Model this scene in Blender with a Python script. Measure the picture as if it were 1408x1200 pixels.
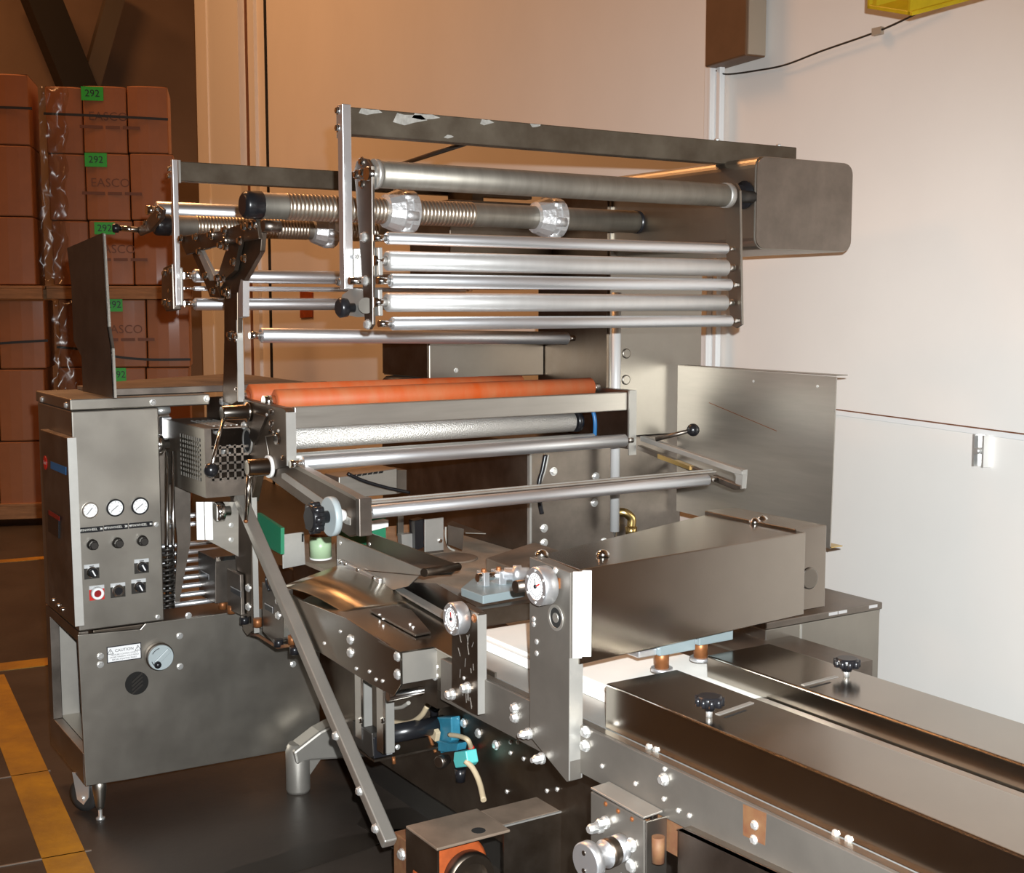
import bpy, math, random
from mathutils import Vector, Matrix
random.seed(7)
for o in list(bpy.data.objects): bpy.data.objects.remove(o)
S = bpy.context.scene
COL = S.collection
V = Vector

# ------------------------------------------------------------------ camera
FPX = 1760.0
PITCH = math.atan(180/1760.0)
AL = math.radians(57.58)
CAM = V((0, 0, 1.6))
FH = V((math.cos(AL), math.sin(AL), 0)); RT = V((math.sin(AL), -math.cos(AL), 0))
FWD = FH*math.cos(PITCH) - V((0, 0, 1))*math.sin(PITCH)
UP = RT.cross(FWD)
cd = bpy.data.cameras.new('camera'); cam = bpy.data.objects.new('camera', cd); COL.objects.link(cam)
cam.location = CAM
cam.rotation_euler = Matrix((RT, UP, -FWD)).transposed().to_euler()
cd.sensor_fit = 'HORIZONTAL'; cd.sensor_width = 36; cd.lens = 36*FPX/1408
cd.clip_start = .05; cd.clip_end = 100
S.camera = cam

# ------------------------------------------------------------------ view, world, lights
S.view_settings.view_transform = 'Standard'; S.view_settings.look = 'None'
S.view_settings.gamma = 1; S.view_settings.use_curve_mapping = False
S.view_settings.exposure = 0.0
w = bpy.data.worlds.new('world'); S.world = w; w.use_nodes = True
w.node_tree.nodes['Background'].inputs[0].default_value = (1.0, .50, .24, 1)
w.node_tree.nodes['Background'].inputs[1].default_value = .048

def light(name, kind, loc, power, color, size=.1, target=None):
    l = bpy.data.lights.new(name, kind); l.energy = power; l.color = color
    o = bpy.data.objects.new(name, l); COL.objects.link(o); o.location = loc
    if kind == 'AREA':
        l.shape = 'DISK'; l.size = size
        d = (V(target)-V(loc)) if target else V((0, 0, -1))
        o.rotation_euler = d.to_track_quat('-Z', 'Y').to_euler()
    else:
        l.shadow_soft_size = size
    return o
# the camera's flash, just above and right of the lens
fl = light('camera_flash', 'SPOT', CAM + RT*.045 + UP*.085 - FWD*.02, 1060, (.92, .96, .98), .012)
fl.data.spot_size = math.radians(84); fl.data.spot_blend = 1.0      # a compact flash lights little more than the frame
fl.rotation_euler = (FWD + RT*.06 - UP*.19).to_track_quat('-Z', 'Y').to_euler()
# the warehouse's sodium high-bay lamps under the roof
for x, y, z, p_ in ((.3, 9.6, 9.0, 430), (-.8, 14.0, 9.0, 150), (-7.0, 8.0, 8.0, 170), (-8.0, 13.0, 8.0, 170)):
    light('high_bay_lamp', 'AREA', (x, y, z), p_, (1.0, .47, .19), 2.5)

# ------------------------------------------------------------------ helpers
def ray(px, py): return FWD + RT*((px-704)/FPX) + UP*((600-py)/FPX)
def pt(px, py, x=None, y=None, z=None, d=None):
    """measured point of the photograph on a known plane of the place"""
    r = ray(px, py)
    if x is not None: t = (x-CAM.x)/r.x
    elif y is not None: t = (y-CAM.y)/r.y
    elif z is not None: t = (z-CAM.z)/r.z
    else: t = d
    return CAM + r*t

class MB:
    def __init__(s): s.v = []; s.f = []; s.s = []
    def quad(s, idx, sm=False): s.f.append(tuple(idx)); s.s.append(sm)
    def box(s, x0, x1, y0, y1, z0, z1):
        b = len(s.v)
        s.v += [V((x, y, z)) for z in (z0, z1) for y in (y0, y1) for x in (x0, x1)]
        for q in ((0,2,3,1),(4,5,7,6),(0,1,5,4),(2,6,7,3),(0,4,6,2),(1,3,7,5)): s.quad([b+i for i in q])
        return s
    def obox(s, c, ux, uy, uz, a, b_, c_):
        b = len(s.v); c = V(c)
        s.v += [c + ux*(a*i) + uy*(b_*j) + uz*(c_*k) for k in (-.5, .5) for j in (-.5, .5) for i in (-.5, .5)]
        for q in ((0,2,3,1),(4,5,7,6),(0,1,5,4),(2,6,7,3),(0,4,6,2),(1,3,7,5)): s.quad([b+i for i in q])
        return s
    def beam(s, p0, p1, wdt, hgt, side=V((1, 0, 0))):
        """square bar from p0 to p1; wdt along `side`, hgt across"""
        p0 = V(p0); p1 = V(p1); d = (p1-p0); L = d.length; d.normalize()
        sd = (side - d*side.dot(d)).normalized(); up = d.cross(sd)
        return s.obox((p0+p1)/2, d, sd, up, L, wdt, hgt)
    def prism(s, pts, ext):
        b = len(s.v); n = len(pts); ext = V(ext)
        s.v += [V(p) for p in pts] + [V(p)+ext for p in pts]
        s.quad([b+i for i in range(n)]); s.quad([b+n+i for i in reversed(range(n))])
        for i in range(n):
            j = (i+1) % n; s.quad((b+j, b+i, b+n+i, b+n+j))
        return s
    def lathe(s, p, ax, prof, n=24, caps=True, smooth=True):
        p = V(p); ax = V(ax).normalized()
        t = V((0, 0, 1)) if abs(ax.z) < .9 else V((1, 0, 0))
        e1 = ax.cross(t).normalized(); e2 = ax.cross(e1); b = len(s.v)
        for (h, r) in prof:
            for k in range(n):
                a = 2*math.pi*k/n
                s.v.append(p + ax*h + (e1*math.cos(a)+e2*math.sin(a))*r)
        for i in range(len(prof)-1):
            for k in range(n):
                k2 = (k+1) % n
                s.quad((b+i*n+k, b+i*n+k2, b+(i+1)*n+k2, b+(i+1)*n+k), smooth and prof[i][0] != prof[i+1][0])
        if caps:
            s.quad([b+k for k in reversed(range(n))]); s.quad([b+(len(prof)-1)*n+k for k in range(n)])
        return s
    def cyl(s, p0, p1, r, r1=None, n=24):
        p0 = V(p0); p1 = V(p1); d = p1-p0
        return s.lathe(p0, d, [(0, r), (d.length, r if r1 is None else r1)], n)
    def ball(s, c, r, n=16, m=10):
        prof = [(-r*math.cos(math.pi*i/m), max(r*math.sin(math.pi*i/m), 1e-4)) for i in range(m+1)]
        return s.lathe(c, (0, 0, 1), prof, n)
    def tube(s, pts, r, n=10):
        pts = [V(p) for p in pts]; b = len(s.v); e1 = None
        for i, p in enumerate(pts):
            d = (pts[min(i+1, len(pts)-1)]-pts[max(i-1, 0)]).normalized()
            if e1 is None:
                t = V((0, 0, 1)) if abs(d.z) < .9 else V((1, 0, 0)); e1 = d.cross(t)
            e1 = (e1 - d*e1.dot(d)).normalized(); e2 = d.cross(e1)
            for k in range(n):
                a = 2*math.pi*k/n; s.v.append(p+(e1*math.cos(a)+e2*math.sin(a))*r)
        for i in range(len(pts)-1):
            for k in range(n):
                k2 = (k+1) % n; s.quad((b+i*n+k, b+i*n+k2, b+(i+1)*n+k2, b+(i+1)*n+k), True)
        s.quad([b+k for k in reversed(range(n))]); s.quad([b+(len(pts)-1)*n+k for k in range(n)])
        return s

def curve_pts(ctrl, n=8):
    """Catmull-Rom through control points"""
    c = [V(p) for p in ctrl]; c = [c[0]*2-c[1]] + c + [c[-1]*2-c[-2]]; out = []
    for i in range(1, len(c)-2):
        for k in range(n):
            t = k/n
            out.append(.5*((2*c[i]) + (c[i+1]-c[i-1])*t + (2*c[i-1]-5*c[i]+4*c[i+1]-c[i+2])*t*t + (3*c[i]-c[i-1]-3*c[i+1]+c[i+2])*t**3))
    out.append(c[-2]); return out

WLOC = {}
def link(o, loc, parent):
    COL.objects.link(o); WLOC[o] = V(loc)
    if parent is not None:
        o.parent = parent; o.location = V(loc)-WLOC[parent]
    else: o.location = loc
    return o
def add(name, mb, mat, parent=None, bev=0, seg=2, label=None, kind=None, cat=None, group=None):
    lo = V((min(p.x for p in mb.v), min(p.y for p in mb.v), min(p.z for p in mb.v)))
    hi = V((max(p.x for p in mb.v), max(p.y for p in mb.v), max(p.z for p in mb.v)))
    c = (lo+hi)/2; c.z = lo.z
    me = bpy.data.meshes.new(name); me.from_pydata([p-c for p in mb.v], [], mb.f)
    me.polygons.foreach_set('use_smooth', mb.s); me.materials.append(M[mat]); me.update()
    import bmesh
    bm = bmesh.new(); bm.from_mesh(me); bmesh.ops.recalc_face_normals(bm, faces=bm.faces); bm.to_mesh(me); bm.free()
    o = bpy.data.objects.new(name, me); link(o, c, parent)
    if bev:
        m = o.modifiers.new('bevel', 'BEVEL'); m.width = bev; m.segments = seg; m.limit_method = 'ANGLE'; m.angle_limit = math.radians(40)
    if label: o['label'] = label
    if kind: o['kind'] = kind
    if cat: o['category'] = cat
    if group: o['group'] = group
    return o
def thing(name, label, cat, loc, group=None):
    o = bpy.data.objects.new(name, None); o.empty_display_size = .1
    link(o, V(loc), None); o['label'] = label; o['category'] = cat
    if group: o['group'] = group
    return o
_shared = {}
AX = {'-x': V((-1,0,0)), '-y': V((0,-1,0)), 'z': V((0,0,1)), 'x': V((1,0,0))}
def bolt(parent, p, ax='-x', r=.008, h=.007, mat='zinc', name='bolt'):
    key = (ax, r, h, mat, name)
    if key not in _shared:
        mb = MB(); mb.lathe((0,0,0), AX[ax], [(0, r*1.25), (h*.25, r*1.25)], 14); mb.lathe((0,0,0), AX[ax], [(h*.25, r), (h*.8, r), (h, r*.75)], 6, smooth=False)
        me = bpy.data.meshes.new(name); me.from_pydata(mb.v, [], mb.f); me.materials.append(M[mat]); me.update()
        _shared[key] = me
    o = bpy.data.objects.new(name, _shared[key]); return link(o, p, parent)
def text(parent, s, origin, u, v, size, mat, name='print', align='CENTER', off=.001):
    cu = bpy.data.curves.new('t', 'FONT'); cu.body = s; cu.size = size; cu.align_x = align; cu.align_y = 'CENTER'
    cu.resolution_u = 3
    to = bpy.data.objects.new('t', cu); COL.objects.link(to)
    dg = bpy.context.evaluated_depsgraph_get()
    me = bpy.data.meshes.new_from_object(to.evaluated_get(dg)); bpy.data.objects.remove(to)
    n = u.cross(v)
    for vt in me.vertices: vt.co = u*vt.co.x + v*vt.co.y + n*off
    me.materials.clear(); me.materials.append(M[mat])
    o = bpy.data.objects.new(name, me); return link(o, V(origin), parent)
UX = V((1,0,0)); UZ = V((0,0,1)); UYm = V((0,-1,0)); UY = V((0,1,0))

# ------------------------------------------------------------------ materials
M = {}
def mat(name, col, metal=0, rough=.5, noise=0, nscale=8, col2=None, bump=0, bscale=60, stretch=(1,1,1), coat=0, rvar=0, spec=.5):
    m = bpy.data.materials.new(name); m.use_nodes = True; nt = m.node_tree; b = nt.nodes['Principled BSDF']
    b.inputs['Base Color'].default_value = (*col, 1); b.inputs['Metallic'].default_value = metal; b.inputs['Roughness'].default_value = rough
    b.inputs['Specular IOR Level'].default_value = spec
    if coat: b.inputs['Coat Weight'].default_value = coat; b.inputs['Coat Roughness'].default_value = .12
    if noise or bump or rvar:
        tc = nt.nodes.new('ShaderNodeTexCoord'); mp = nt.nodes.new('ShaderNodeMapping'); mp.inputs['Scale'].default_value = stretch
        nt.links.new(tc.outputs['Object'], mp.inputs[0])
    if noise or rvar:
        n = nt.nodes.new('ShaderNodeTexNoise'); n.inputs['Scale'].default_value = nscale; n.inputs['Detail'].default_value = 6; n.inputs['Roughness'].default_value = .6
        nt.links.new(mp.outputs[0], n.inputs['Vector'])
    if noise:
        r = nt.nodes.new('ShaderNodeValToRGB'); r.color_ramp.elements[0].position = .35; r.color_ramp.elements[1].position = .7
        c2 = col2 or tuple(c*(1-noise) for c in col)
        r.color_ramp.elements[0].color = (*c2, 1); r.color_ramp.elements[1].color = (*col, 1)
        nt.links.new(n.outputs['Fac'], r.inputs[0]); nt.links.new(r.outputs[0], b.inputs['Base Color'])
    if rvar:
        mr = nt.nodes.new('ShaderNodeMapRange'); mr.inputs[3].default_value = rough-rvar; mr.inputs[4].default_value = rough+rvar
        nt.links.new(n.outputs['Fac'], mr.inputs[0]); nt.links.new(mr.outputs[0], b.inputs['Roughness'])
    if bump:
        n2 = nt.nodes.new('ShaderNodeTexNoise'); n2.inputs['Scale'].default_value = bscale; n2.inputs['Detail'].default_value = 3
        nt.links.new(mp.outputs[0], n2.inputs['Vector'])
        bp = nt.nodes.new('ShaderNodeBump'); bp.inputs['Strength'].default_value = bump; bp.inputs['Distance'].default_value = .01
        nt.links.new(n2.outputs['Fac'], bp.inputs['Height']); nt.links.new(bp.outputs[0], b.inputs['Normal'])
    M[name] = m; return m
mat('steel', (.39,.36,.315), 1, .40, noise=.14, nscale=5, rvar=.08)
mat('steel_polished', (.46,.42,.37), 1, .20, noise=.15, nscale=3, rvar=.06)
mat('steel_dark', (.29,.25,.215), 1, .40, noise=.3, nscale=9, rvar=.1)
mat('steel_worn', (.19,.155,.125), 1, .42, noise=.55, nscale=9, col2=(.13,.10,.075), rvar=.1)
mat('beam_worn', (.19,.16,.12), .75, .55, noise=.5, nscale=7, col2=(.11,.085,.06), rvar=.1)
mat('paint_scuff', (.42,.40,.36), 0, .6, noise=.4, nscale=60)
mat('baffle', (.085,.066,.055), .6, .5, noise=.4, nscale=9)
mat('steel_light', (.52,.49,.44), .8, .45, noise=.15, nscale=6)
mat('deflector', (.52,.47,.38), 1, .30, rvar=.05)
mat('rail_steel', (.21,.19,.165), .65, .5, noise=.2, nscale=7)
mat('block_grey', (.20,.245,.255), .1, .4)
mat('alu_satin', (.70,.70,.69), .35, .42)
mat('brushed', (.52,.49,.44), .9, .40, noise=.12, nscale=4, rvar=.06, stretch=(1,1,12))
mat('alu', (.84,.85,.87), .92, .38, rvar=.03, nscale=20)
mat('alu_matte', (.50,.485,.45), .72, .5, noise=.1, nscale=14)
mat('alu_cast', (.66,.66,.66), .7, .42, bump=.25, bscale=70)
mat('film_tube', (.36,.33,.28), .85, .5, noise=.2, nscale=6, stretch=(6,1,1))
mat('thread', (.55,.47,.38), .95, .34)
mat('zinc', (.86,.86,.84), .8, .3)
mat('chrome', (.85,.83,.80), 1, .14)
mat('mesh_roller', (.80,.77,.72), .75, .42, bump=.5, bscale=260)
mat('orange_rubber', (.55,.085,.010), 0, .6, noise=.45, nscale=5, col2=(.50,.15,.055), stretch=(3,1,1))
mat('black', (.012,.012,.014), 0, .28)
mat('rubber', (.02,.019,.018), 0, .6)
mat('black_metal', (.05,.045,.04), .6, .4)
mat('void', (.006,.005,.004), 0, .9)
mat('white_plastic', (.90,.89,.86), 0, .45)
mat('belt_white', (.92,.90,.84), 0, .6, noise=.05, nscale=10)
mat('grey_plastic', (.36,.41,.42), 0, .4)
mat('gauge_face', (.85,.85,.84), 0, .3)
mat('label_white', (.82,.82,.82), 0, .4)
mat('grey_label', (.55,.56,.56), .2, .4)
mat('ink', (.015,.014,.018), 0, .5)
mat('ink_white', (.7,.68,.62), 0, .5)
mat('red', (.55,.02,.015), 0, .35)
mat('red_dark', (.22,.01,.012), 0, .3)
mat('blue', (.02,.13,.32), 0, .4)
mat('valve_blue', (.03,.20,.30), 0, .4, noise=.3, nscale=30)
mat('teal', (.10,.50,.48), 0, .35)
mat('green', (.02,.20,.10), 0, .5)
mat('pale_green', (.42,.58,.36), 0, .35)
mat('brass', (.70,.50,.20), 1, .3)
mat('copper', (.34,.13,.045), .6, .45, noise=.3, nscale=30)
mat('rust', (.13,.045,.02), .1, .7, noise=.5, nscale=40, col2=(.17,.085,.035))
mat('orange_paint', (.45,.09,.02), 0, .5, noise=.4, nscale=20)
mat('hose_tan', (.50,.40,.26), 0, .4)
mat('hose_grey', (.35,.33,.29), 0, .4)
mat('dusty_table', (.44,.35,.265), .05, .62, noise=.35, nscale=8, bump=.15, bscale=90)
mat('dusty_brown', (.25,.185,.135), .2, .6, noise=.4, nscale=7)
mat('cardboard', (.38,.135,.042), 0, .55, noise=.12, nscale=6, coat=.08)
mat('card_seam', (.16,.06,.025), 0, .7)
mat('card_ink', (.17,.06,.025), 0, .6)
mat('sticker_green', (.03,.50,.04), 0, .5)
mat('wood', (.45,.22,.09), 0, .7, noise=.4, nscale=6, stretch=(1,1,8))
mat('yellow_paint', (.62,.42,.01), .1, .4, noise=.25, nscale=10)
mat('stripe_yellow', (.42,.21,.008), 0, .5, noise=.55, nscale=5, col2=(.24,.115,.012), bump=.1)
mat('concrete', (.050,.039,.031), 0, .42, noise=.5, nscale=1.6, col2=(.027,.021,.017), bump=.06, bscale=30, rvar=.1)
mat('dark_patch', (.018,.014,.011), 0, .35)
mat('floor_joint', (.17,.13,.10), 0, .6)
mat('wall_paint', (.84,.81,.765), 0, .55, noise=.05, nscale=1.2, bump=.04, bscale=4)
mat('wall_trim', (.80,.80,.79), 0, .45)
mat('wall_dark', (.34,.22,.14), 0, .7, noise=.2, nscale=1)
mat('brown_box', (.17,.085,.04), .2, .5, noise=.15, nscale=9)
mat('tan_box', (.40,.32,.24), .2, .4)
mat('steel_brace', (.03,.025,.02), .3, .5)
mat('brace_grey', (.20,.16,.12), .3, .5)
# clear shrink film: mostly see-through with glossy creases
fm = bpy.data.materials.new('film'); fm.use_nodes = True; nt = fm.node_tree; out = nt.nodes['Material Output']
nt.nodes.remove(nt.nodes['Principled BSDF'])
tr = nt.nodes.new('ShaderNodeBsdfTransparent'); tr.inputs[0].default_value = (.93,.92,.90,1)
gl = nt.nodes.new('ShaderNodeBsdfGlossy'); gl.inputs['Roughness'].default_value = .22; mx = nt.nodes.new('ShaderNodeMixShader')
mx.inputs[0].default_value = .03; nt.links.new(tr.outputs[0], mx.inputs[1]); nt.links.new(gl.outputs[0], mx.inputs[2]); nt.links.new(mx.outputs[0], out.inputs[0]); M['film'] = fm

# ------------------------------------------------------------------ the setting
floor = add('floor', MB().box(-9, 9, -4, 22, -.1, 0), 'concrete', kind='structure')
def strip(a, b, wdt):
    a = V(a); b = V(b); d = (b-a).normalized(); n = V((-d.y, d.x, 0))
    return MB().prism([a, b, b+n*wdt, a+n*wdt], (0,0,.003))
add('painted_stripe', strip((.83,3.1,0), (1.05,5.78,0), .12), 'stripe_yellow', floor)
add('painted_stripe', strip((1.50,5.80,0), (-2.5,6.20,0), -.13), 'stripe_yellow', floor)
add('painted_stripe', strip((2.3,8.28,0), (-3,8.8,0), -.10), 'stripe_yellow', floor)
for a, b in (((-1.5,4.72,0), (.95,4.47,0)), ((-1.5,4.0,0), (.9,3.73,0))):
    add('floor_joint', strip(a, b, .006), 'floor_joint', floor)
dark_patch = MB(); c = V((1.80, 3.37, 0)); pts = []
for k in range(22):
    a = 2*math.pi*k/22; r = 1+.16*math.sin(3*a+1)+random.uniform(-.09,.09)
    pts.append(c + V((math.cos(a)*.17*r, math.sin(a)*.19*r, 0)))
add('floor_patch', dark_patch.prism(pts, (0,0,.002)), 'dark_patch', floor)  # thin dark patch with an irregular outline, lying on the floor
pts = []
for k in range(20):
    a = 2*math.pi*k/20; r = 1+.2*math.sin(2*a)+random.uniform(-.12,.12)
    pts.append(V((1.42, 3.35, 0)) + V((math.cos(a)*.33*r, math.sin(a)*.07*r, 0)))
add('floor_patch', MB().prism(pts, (0,0,.002)), 'dark_patch', floor)  # second thin dark patch, long and narrow

WD = V((math.cos(math.radians(83.4)), math.sin(math.radians(83.4)), 0)); WN = V((-WD.y, WD.x, 0)); W0 = V((3.48, 3.47, 0))
def wallp(px, py, off=0):
    r = ray(px, py); t = (W0 + WN*off - CAM).dot(WN)/r.dot(WN); return CAM + r*t
def onwall(t, z, off=0): return W0 + WD*t + WN*off + V((0,0,z))
def wallbox(t0, t1, z0, z1, off0, off1, mb=None):
    mb = mb or MB()
    return mb.prism([onwall(t0,z0,off0), onwall(t1,z0,off0), onwall(t1,z1,off0), onwall(t0,z1,off0)], WN*(off1-off0))
tw = lambda px, off=0: (wallp(px, 420, off)-W0).dot(WD)
TEND = tw(280)
wall = add('wall_right', wallbox(-9, TEND, 0, 8, -.2, 0), 'wall_paint', kind='structure')
# joint batten that runs along the wall
p0 = wallp(1420, 599); p1 = wallp(1130, 561)
mb = MB(); mb.prism([p0, p1, p1-UZ*.018, p0-UZ*.018], WN*.006); add('trim_1', mb, 'wall_trim', kind='structure', bev=.002)
mb = MB(); mb.prism([p0+UZ*.004, p1+UZ*.004, p1, p0], WN*.004); add('trim_2', mb, 'card_seam', kind='structure')
# conduit channel up the wall
ta, tb = tw(969), tw(987)
cond = add('trim_3', wallbox(tb, ta, 0, 7, 0, .02), 'wall_trim', kind='structure', bev=.004)
add('channel_lip', wallbox(tw(985,.045), tw(980,.045), 0, 7, .02, .045), 'wall_trim', cond, bev=.004)
add('channel_lip', wallbox(tw(972,.045), tw(968.5,.045), 0, 7, .02, .045), 'wall_trim', cond, bev=.004)
# jamb and door track at the far end of the wall
jamb = add('trim_4', wallbox(tw(335,.06), tw(278,.06), 0, 8, 0, .06), 'wall_trim', kind='structure')
add('corner_strip', wallbox(tw(292,.075), tw(277.5,.075), 0, 8, .06, .075), 'wall_paint', jamb)
add('shadow_gap', wallbox(tw(340.5,.02), tw(335.5,.02), 0, 8, 0, .02), 'void', jamb)
add('track_rail', wallbox(tw(356,.03), tw(350,.03), 0, 8, 0, .03), 'wall_trim', jamb)
add('track_groove', wallbox(tw(346,.012), tw(344,.012), 0, 8, 0, .012), 'card_seam', jamb)
add('track_groove', wallbox(tw(372,.012), tw(370,.012), 0, 8, 0, .012), 'void', jamb)
# a pale patched rectangle and an orange notice low on the far wall
o = add('wall_notice', MB().prism([wallp(414,400), wallp(431,402), wallp(431,436), wallp(414,437)], WN*.01), 'orange_paint', cat='notice', label='small orange notice on the peach wall below the rear rollers')
# far end of the hall
add('wall_back', MB().box(-9, 9, 17.5, 17.7, 0, 9), 'wall_dark', kind='structure')
for k, (x0, x1) in enumerate(((1.2, 2.5), (2.9, 4.6))):
    add('trim_%d' % (5+k), MB().box(x0, x0+.09, 17.42, 17.5, 0, 9), 'brace_grey', kind='structure')
fa = pt(45, -30, y=16.8); fb = pt(112, 135, y=16.8)
add('roof_brace', MB().beam(fa, fb, .34, .40, V((0,1,0))), 'steel_brace', label='dark diagonal steel brace in the hall behind the cartons', cat='brace')
fa = pt(165, -30, y=17.0); fb = pt(120, 130, y=17.0)
add('roof_brace', MB().beam(fa, fb, .2, .22, V((0,1,0))), 'brace_grey', label='grey-brown brace leaning the other way beside the dark brace', cat='brace')
add('steel_column', MB().box(2.36, 2.44, 16.2, 16.4, 0, 9), 'steel_brace', label='thin dark vertical column behind the left carton stack', cat='column')

# things on the wall
t = thing('wall_box', 'brown metal enclosure high on the wall above the white conduit', 'enclosure', onwall(tw(1005), 2.545, .12))
zb = 2.545
a0 = wallp(1053, 79); tb1 = (a0-W0).dot(WD)
mb = wallbox(tb1, tb1+.27, a0.z, 3.2, 0, .095); add('body', mb, 'brown_box', t, bev=.006)
add('side_cover', wallbox(tb1-.008, tb1, a0.z+.005, 3.19, .008, .087), 'tan_box', t)
pth = curve_pts([wallp(985,97,.03), wallp(1000,102,.03), wallp(1040,97,.02), wallp(1080,89,.02), wallp(1130,70,.02), wallp(1207,43,.02), wallp(1262,18,.02), wallp(1290,5,.02)])
t = thing('wall_cable', 'thin dark cable sagging across the wall from the brown enclosure to the yellow beam', 'cable', pth[0])
add('cable', MB().tube(pth, .0035, 6), 'black_metal', t)
c = wallp(1207, 43, .02); add('clip', MB().box(c.x-.008, c.x+.008, c.y-.02, c.y+.02, c.z-.012, c.z+.012), 'tan_box', t)
t = thing('strut_bracket', 'short galvanized slotted channel fixed to the white wall below the batten', 'bracket', wallp(1361, 640))
s0, s1 = tw(1370), tw(1354); z1 = wallp(1362, 598).z; z0 = wallp(1362, 642).z
add('channel', wallbox(s0, s1, z0, z1, 0, .006), 'zinc', t)
for a in (s0, s1-.008): add('flange', wallbox(a, a+.008, z0, z1, .006, .03), 'zinc', t)
zm = (z0+z1)/2
add('stud', MB().cyl(onwall((s0+s1)/2, zm, 0), onwall((s0+s1)/2, zm, .04), .010), 'zinc', t)
for q in (.25, .75): add('slot', wallbox((s0+s1)/2-.006, (s0+s1)/2+.006, z0+(z1-z0)*q-.015, z0+(z1-z0)*q+.015, .0062, .0075), 'void', t)
# yellow beam end jutting in at the top right
t = thing('yellow_beam', 'yellow painted steel beam jutting out above the right wall', 'beam', wallp(1250, 20, .3))
A = pt(1192, 12, d=3.7); B = pt(1254, 22, d=3.5); C = pt(1420, -22, d=3.3); D = A+(C-B)
mb = MB().prism([A, B, C, D], (0,0,.012)); add('lower_flange', mb, 'yellow_paint', t, bev=.002)
n1 = (B-A).normalized(); d1 = (C-B).normalized()
for f_ in (0.0, .90):
    q = A + (B-A)*f_
    add('edge_angle', MB().prism([q, q+n1*.012, q+n1*.012+d1*1.2, q+d1*1.2], (0,0,.05) if f_ else (0,0,.05)), 'yellow_paint', t, bev=.002)
add('web', MB().prism([A+n1*.03+UZ*.012, A+n1*.05+UZ*.012, A+n1*.05+d1*1.2+UZ*.012, A+n1*.03+d1*1.2+UZ*.012], (0,0,.25)), 'yellow_paint', t)

# ------------------------------------------------------------------ cartons on pallets, far left
CA = math.radians(-20); CU = V((math.cos(CA), math.sin(CA), 0)); CN = V((math.sin(CA), -math.cos(CA), 0))
C0 = pt(145, 700, d=9.6); C0.z = 0
def cpl(px, py, off=0):
    r = ray(px, py); tt = (C0 + CN*off - CAM).dot(CN)/r.dot(CN); return CAM + r*tt
def cuz(px, py):
    p = cpl(px, py); return (p-C0).dot(CU), p.z
def carton(px0, px1, py0, py1, label, sticker=None, prt=False, jut=0, depth=.5):
    pm = (py0+py1)/2
    u0 = cuz(px0, pm)[0]+.004; u1 = cuz(px1, pm)[0]-.004; pc = (px0+px1)/2
    z1 = cuz(pc, py0)[1]-.004; z0 = cuz(pc, py1)[1]+.002
    base = C0+CU*((u0+u1)/2)+UZ*z0+CN*jut
    t = thing('carton', label, 'carton', base, 'cartons stacked on pallets at the far left')
    f = C0 + CN*jut
    # a body whose front bows out a little
    nseg = 4; pr = []
    for i in range(nseg+1):
        q = i/nseg; pr.append(f + CU*(u0+(u1-u0)*q) + CN*(.012*math.sin(math.pi*q)) + UZ*z0)
    pr += [f+CU*u1-CN*depth+UZ*z0, f+CU*u0-CN*depth+UZ*z0]
    add('body', MB().prism(pr, (0,0,z1-z0)), 'cardboard', t, bev=.008)
    zt = (z0+z1)/2
    add('tape', MB().prism([f+CU*(u0+.002)+CN*.001+UZ*z1, f+CU*(u1-.002)+CN*.001+UZ*z1, f+CU*(u1-.002)-CN*(depth-.01)+UZ*z1, f+CU*(u0+.002)-CN*(depth-.01)+UZ*z1], (0,0,.0015)), 'card_seam', t)
    if sticker:
        uu, zz = cuz(*sticker[:2]); wd, ht = sticker[2]*.0055/2, sticker[3]*.0055/2
        p = f + CU*uu + UZ*zz + CN*.014
        s = add('green_sticker', MB().prism([p-CU*wd-UZ*ht, p+CU*wd-UZ*ht, p+CU*wd+UZ*ht, p-CU*wd+UZ*ht], -CN*.008), 'sticker_green', t, label='fluorescent green paper tag')
        text(s, '292', p, CU, UZ, .07, 'ink')
    if prt:
        uu, zz = cuz(*prt); p = f + CU*uu + UZ*zz + CN*.013
        text(t, 'EASCO', p, CU, UZ, .088, 'card_ink')
        for k, (a, b_) in enumerate(((-.20,-.04), (-.02,.08), (.10,.22))):
            q = p-UZ*.085+CU*a
            add('print_line', MB().prism([q, q+CU*(b_-a), q+CU*(b_-a)+UZ*.022, q+UZ*.022], -CN*.002), 'card_ink', t)
    return t
rows = (('top row', 118, 211), ('middle row', 211, 303), ('bottom row', 303, 392))
stk = {0: (127, 129, 28, 18), 1: (132, 220, 28, 18), 2: (144, 314, 26, 16)}
prts = {0: (149, 161), 1: (152, 252), 2: (160, 343)}
for r, (rn, a, b) in enumerate(rows):
    dx = (0, 4, 9)[r]
    carton(62+dx, 114+dx, a, b, 'film-creased carton in the left column of the upper right pallet, '+rn, jut=-.02)
    carton(114+dx, 175+dx, a, b, 'carton with green tag on the upper right pallet, '+rn, stk[r], prts[r])
    carton(175+dx, 236+dx-(4 if r == 0 else 0), a, b, 'plain carton in the right column of the upper right pallet, '+rn)
for r, (rn, a, b, st, pr) in enumerate((('top row', 411, 505, (157, 419, 22, 18), (170, 453)), ('second row', 505, 600, (163, 515, 20, 18), None), ('bottom row', 600, 692, None, None))):
    carton(80, 138, a, b, 'film-wrapped carton in the left column of the lower right pallet, '+rn, jut=-.03)
    carton(138, 202, a, b, 'middle carton of the lower right pallet, '+rn, st, pr)
    carton(202, 262, a, b, 'carton in the right column of the lower right pallet, '+rn)
for r, (rn, a, b) in enumerate((('top row', 105, 202), ('middle row', 202, 299), ('bottom row', 299, 392))):
    carton(-20, 44+r*4, a, b, 'carton at the left picture edge on the upper left pallet, '+rn, jut=.12)
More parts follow.
